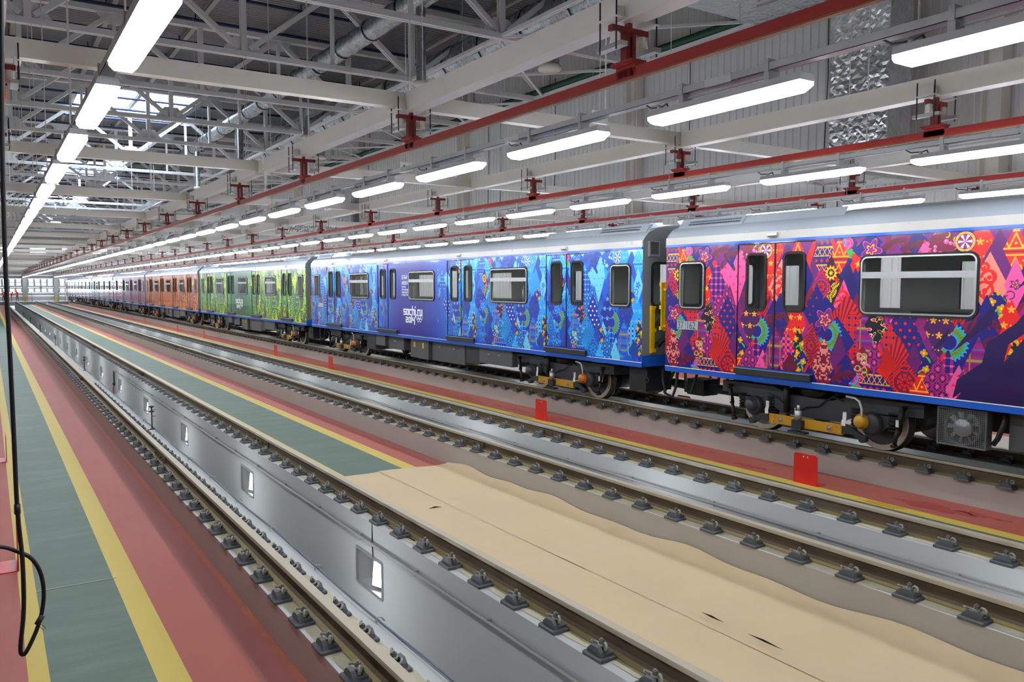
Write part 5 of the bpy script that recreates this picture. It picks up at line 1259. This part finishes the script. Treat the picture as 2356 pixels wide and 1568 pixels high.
q = MB(); q.tube([(0, 0, -.35), (-.02, .06, -.45), (-.02, .09, -.58), (-.02, .04, -.70), (-.02, -.06, -.76), (-.02, -.14, -.72)], .022, 7); q.build('hose', ORHOSE, root)
q = MB(); q.tube([(3.60, 8.25, LEDGE + .02), (3.50, 8.24, LEDGE + .01), (3.49, 8.22, .1), (3.49, 8.2, -.04), (3.55, 8.22, -.14), (3.6, 8.28, -.2)], .006, 5); tag(q.build('lamp_wire', BLACK), 'thin black wire running down the pit wall to the near niche lamp', 'wire')
q = MB(); q.tube([(3.62 + .02 * math.sin(y * 3), y, LEDGE + .014) for y in np.arange(7.4, 11.5, .25)], .007, 5); tag(q.build('ledge_wire', BLACK), 'thin black wire lying along the rail clips by the paper', 'wire')
# black posts with two discs on the pit edge
q = MB(); q.cyl((0, 0, .01), (0, 0, .42), .011, 8); PO = q.data('post', [BLACKP]); q = MB(); q.lathe([(.0, -.022), (.045, -.008), (.05, 0), (.045, .008), (.0, .022)], (0, 0, 0), (0, 0, 1), 14); DI = q.data('disc', [BLACK]); q = MB(); q.lathe([(.0, .0), (.05, .0), (.045, .012), (0, .02)], (0, 0, 0), (0, 0, 1), 12); BA = q.data('base', [BLACKP])
for i, y in enumerate((16.0, 28.35, 41.2, 53.5, 66.0, 79.0)):
    r = thing('pit_edge_post', f'short black post with two discs on the nearest pit edge, {wordnum(i)} from the near end', 'post', (2.46, y, LEDGE), 'black posts on the pit edge')
    ob('post', PO, r); ob('disc', DI, r, (0, 0, .42)); ob('disc', DI, r, (0, 0, .33)); ob('base', BA, r)
    q = MB(); q.cyl((0, 0, .24), (.07, .0, .24), .005, 5); q.cyl((0, 0, .36), (.07, .0, .36), .005, 5); q.build('arm', BLACKP, r)
# hanging black cable at the left edge
q = MB(); pth = [(.11, 3, 5.31), (.09, 3, 4.5), (.07, 3, 3.87), (.055, 3, 3.4), (.05, 3, 3.01), (.052, 3, 2.79), (.053, 3, 2.51), (.054, 3, 2.27), (.062, 3, 2.1), (.06, 3, 1.94), (.047, 3, 1.82), (.05, 3, 1.79), (.065, 3, 1.80), (.10, 3.02, 1.87), (.118, 3.03, 1.95), (.114, 3.03, 2.03), (.09, 3.03, 2.09), (.05, 3.04, 2.12), (.0, 3.04, 2.145), (-.08, 3.03, 2.15), (-.14, 3.02, 2.4), (-.12, 3.0, 3.5), (-.05, 3, 5.31)]
def smooth(P, n=4):
    P = [Vector(p) for p in P]; out = []
    for i in range(len(P) - 1):
        a, b_, c_, d = P[max(i - 1, 0)], P[i], P[i + 1], P[min(i + 2, len(P) - 1)]
        for k in range(n): t = k / n; out.append(.5 * ((2 * b_) + (-a + c_) * t + (2 * a - 5 * b_ + 4 * c_ - d) * t * t + (-a + 3 * b_ - 3 * c_ + d) * t ** 3))
    return out + [P[-1]]
root = thing('pendant_cable', 'black cable hanging in a loop at the left edge, closest to the camera', 'cable'); q.tube(smooth(pth), .0068, 8); q.build('cable', BLACK, root)
for p, d in (((.054, 3, 2.27), (0, 0, 1)), ((.104, 3.02, 1.885), (.5, .1, .8))):
    q = MB(); d = Vector(d).normalized(); q.cyl(tuple(Vector(p) - d * .016), tuple(Vector(p) + d * .016), .0092, 8); q.build('tape_wrap', BLACKP, root)
q = MB(); q.tube([(.106, 3.02, 1.87), (.12, 3.02, 1.855), (.112, 3.02, 1.848), (.104, 3.02, 1.862)], .0012, 4); q.build('cable_tie', BLACKP, root)
q = MB(); q.tube(smooth([(.15, 9.9, 5.30), (.20, 9.88, 5.1), (.22, 9.88, 4.92), (.17, 9.88, 4.82), (.11, 9.88, 4.9), (.10, 9.88, 5.1), (.12, 9.9, 5.30)]), .022, 8); tag(q.build('lifting_sling', ORHOSE), 'orange sling hanging from the beam at the upper left edge', 'sling')
# grated work platforms at the far end
for i, x in enumerate((5.55, 10.3)):
    r = thing('work_platform', ['grey metal work platform with ladder at the far left gates', 'grey metal work platform beside the far end of the train'][i], 'platform', (x, 153.2, .45))
    q = bx(-.55, .55, -.5, .5, 1.92, 2.0); q.build('deck', GALV, r)
    for sx in (-.52, .52):
        for sy in (-.47, .47): q = MB(); q.cyl((sx, sy, 0), (sx * .94, sy, 1.92), .03, 6); q.build('leg', GALV, r)
    for k in range(6): q = MB(); q.cyl((-.5, -.5, .3 + k * .28), (.5, -.5, .3 + k * .28), .02, 6); q.build('rung', GALV, r)
    q = MB(); q.cyl((-.5, -.49, .3), (.5, -.49, 1.9), .018, 6); q.build('brace', GALV, r)
# three workers by the gates
def zone_mat(name, stops):
    m = bpy.data.materials.new(name); m.use_nodes = True; nt = m.node_tree; b = nt.nodes['Principled BSDF']; tc = nt.nodes.new('ShaderNodeTexCoord'); sp = nt.nodes.new('ShaderNodeSeparateXYZ'); mr = nt.nodes.new('ShaderNodeMapRange'); mr.inputs[2].default_value = 1.8
    rp = nt.nodes.new('ShaderNodeValToRGB'); rp.color_ramp.interpolation = 'CONSTANT'; els = rp.color_ramp.elements
    while len(els) > 1: els.remove(els[0])
    els[0].position = 0; els[0].color = (*lin(stops[0][1]), 1)
    for z, h in stops[1:]: e = els.new(z / 1.8); e.color = (*lin(h), 1)
    nt.links.new(tc.outputs['Object'], sp.inputs[0]); nt.links.new(sp.outputs['Z'], mr.inputs[0]); nt.links.new(mr.outputs[0], rp.inputs[0]); nt.links.new(rp.outputs[0], b.inputs['Base Color']); b.inputs['Roughness'].default_value = .7
    return m
def person(x, y, z, rz, label, stops, bend=0.0):
    V = [(0, 0, .98), (0, 0, 1.15), (0, bend * .3, 1.38), (0, bend * .5, 1.50), (0, bend * .55, 1.58), (0, bend * .55, 1.70), (0, bend * .55, 1.76),
         (-.17, bend * .4, 1.42), (-.24, bend * .4 + .02, 1.15), (-.20, bend * .4 - .14, .98), (-.17, bend * .4 - .20, .93), (.17, bend * .4, 1.42), (.24, bend * .4 + .02, 1.15), (.21, bend * .4 - .12, .95), (.19, bend * .4 - .18, .90),
         (-.09, 0, .90), (-.10, -.02, .50), (-.11, .02, .08), (-.11, -.14, .04), (.09, 0, .90), (.10, .03, .50), (.12, .10, .08), (.12, -.05, .04)]
    R = [.14, .14, .15, .06, .055, .10, .06, .065, .05, .04, .035, .065, .05, .04, .035, .09, .07, .05, .045, .09, .07, .05, .045]
    E = [(0, 1), (1, 2), (2, 3), (3, 4), (4, 5), (5, 6), (2, 7), (7, 8), (8, 9), (9, 10), (2, 11), (11, 12), (12, 13), (13, 14), (0, 15), (15, 16), (16, 17), (17, 18), (0, 19), (19, 20), (20, 21), (21, 22)]
    me = bpy.data.meshes.new('body'); me.from_pydata(V, E, []); m = zone_mat('worker_clothing', stops); me.materials.append(m)
    root = thing('person', label, 'person', (x, y, z), None, (0, 0, rz))
    o = ob('body', me, root); sk = o.modifiers.new('skin', 'SKIN'); sk.use_smooth_shade = True
    me.skin_vertices if me.skin_vertices else me.attributes
    if not me.skin_vertices: me.skin_vertices.new() if hasattr(me.skin_vertices, 'new') else None
    if me.skin_vertices:
        for i, d in enumerate(me.skin_vertices[0].data): d.radius = (R[i], R[i] * .8); d.use_root = (i == 0)
    s2 = o.modifiers.new('sub', 'SUBSURF'); s2.levels = 1; s2.render_levels = 1
    q = MB(); q.lathe([(.0, 1.86), (.09, 1.83), (.12, 1.77), (.15, 1.755)], (0, bend * .55, 0), (0, 0, 1), 12); q.build('helmet', PORC, root)
ST1 = [(0, '#1c1d20'), (.10, '#3a4048'), (.95, '#ff5a1e'), (1.50, '#c79a80'), (1.72, '#3a2a20')]
person(2.15, 155.5, .45, .3, 'worker in orange vest and dark trousers, leftmost by the far gates', ST1)
person(3.25, 156.0, .45, 1.2, 'worker in full orange suit bending by the far gates', [(0, '#3a2a20'), (.10, '#e8481c'), (1.50, '#c79a80'), (1.72, '#3a2a20')], -.35)
person(4.05, 155.6, .45, -.4, 'worker in orange vest and grey trousers, rightmost by the far gates', ST1)
# sunlight from the gates near the far end, painted as pale floor shapes
for i, (x, y) in enumerate(((10.6, 138.0), (6.2, 146.0))):
    q = MB(); q.box(x - .9, x + .9, y, y + .25, .002, .006); q.box(x + .65, x + .9, y, y + 6, .002, .006); tag(q.build('floor_mark', M('pale_floor_mark', '#e8dcc0', .5)), ['pale corner mark painted on the floor near the far end of the train', 'pale corner mark painted on the middle walkway near the far end'][i], 'floor mark')
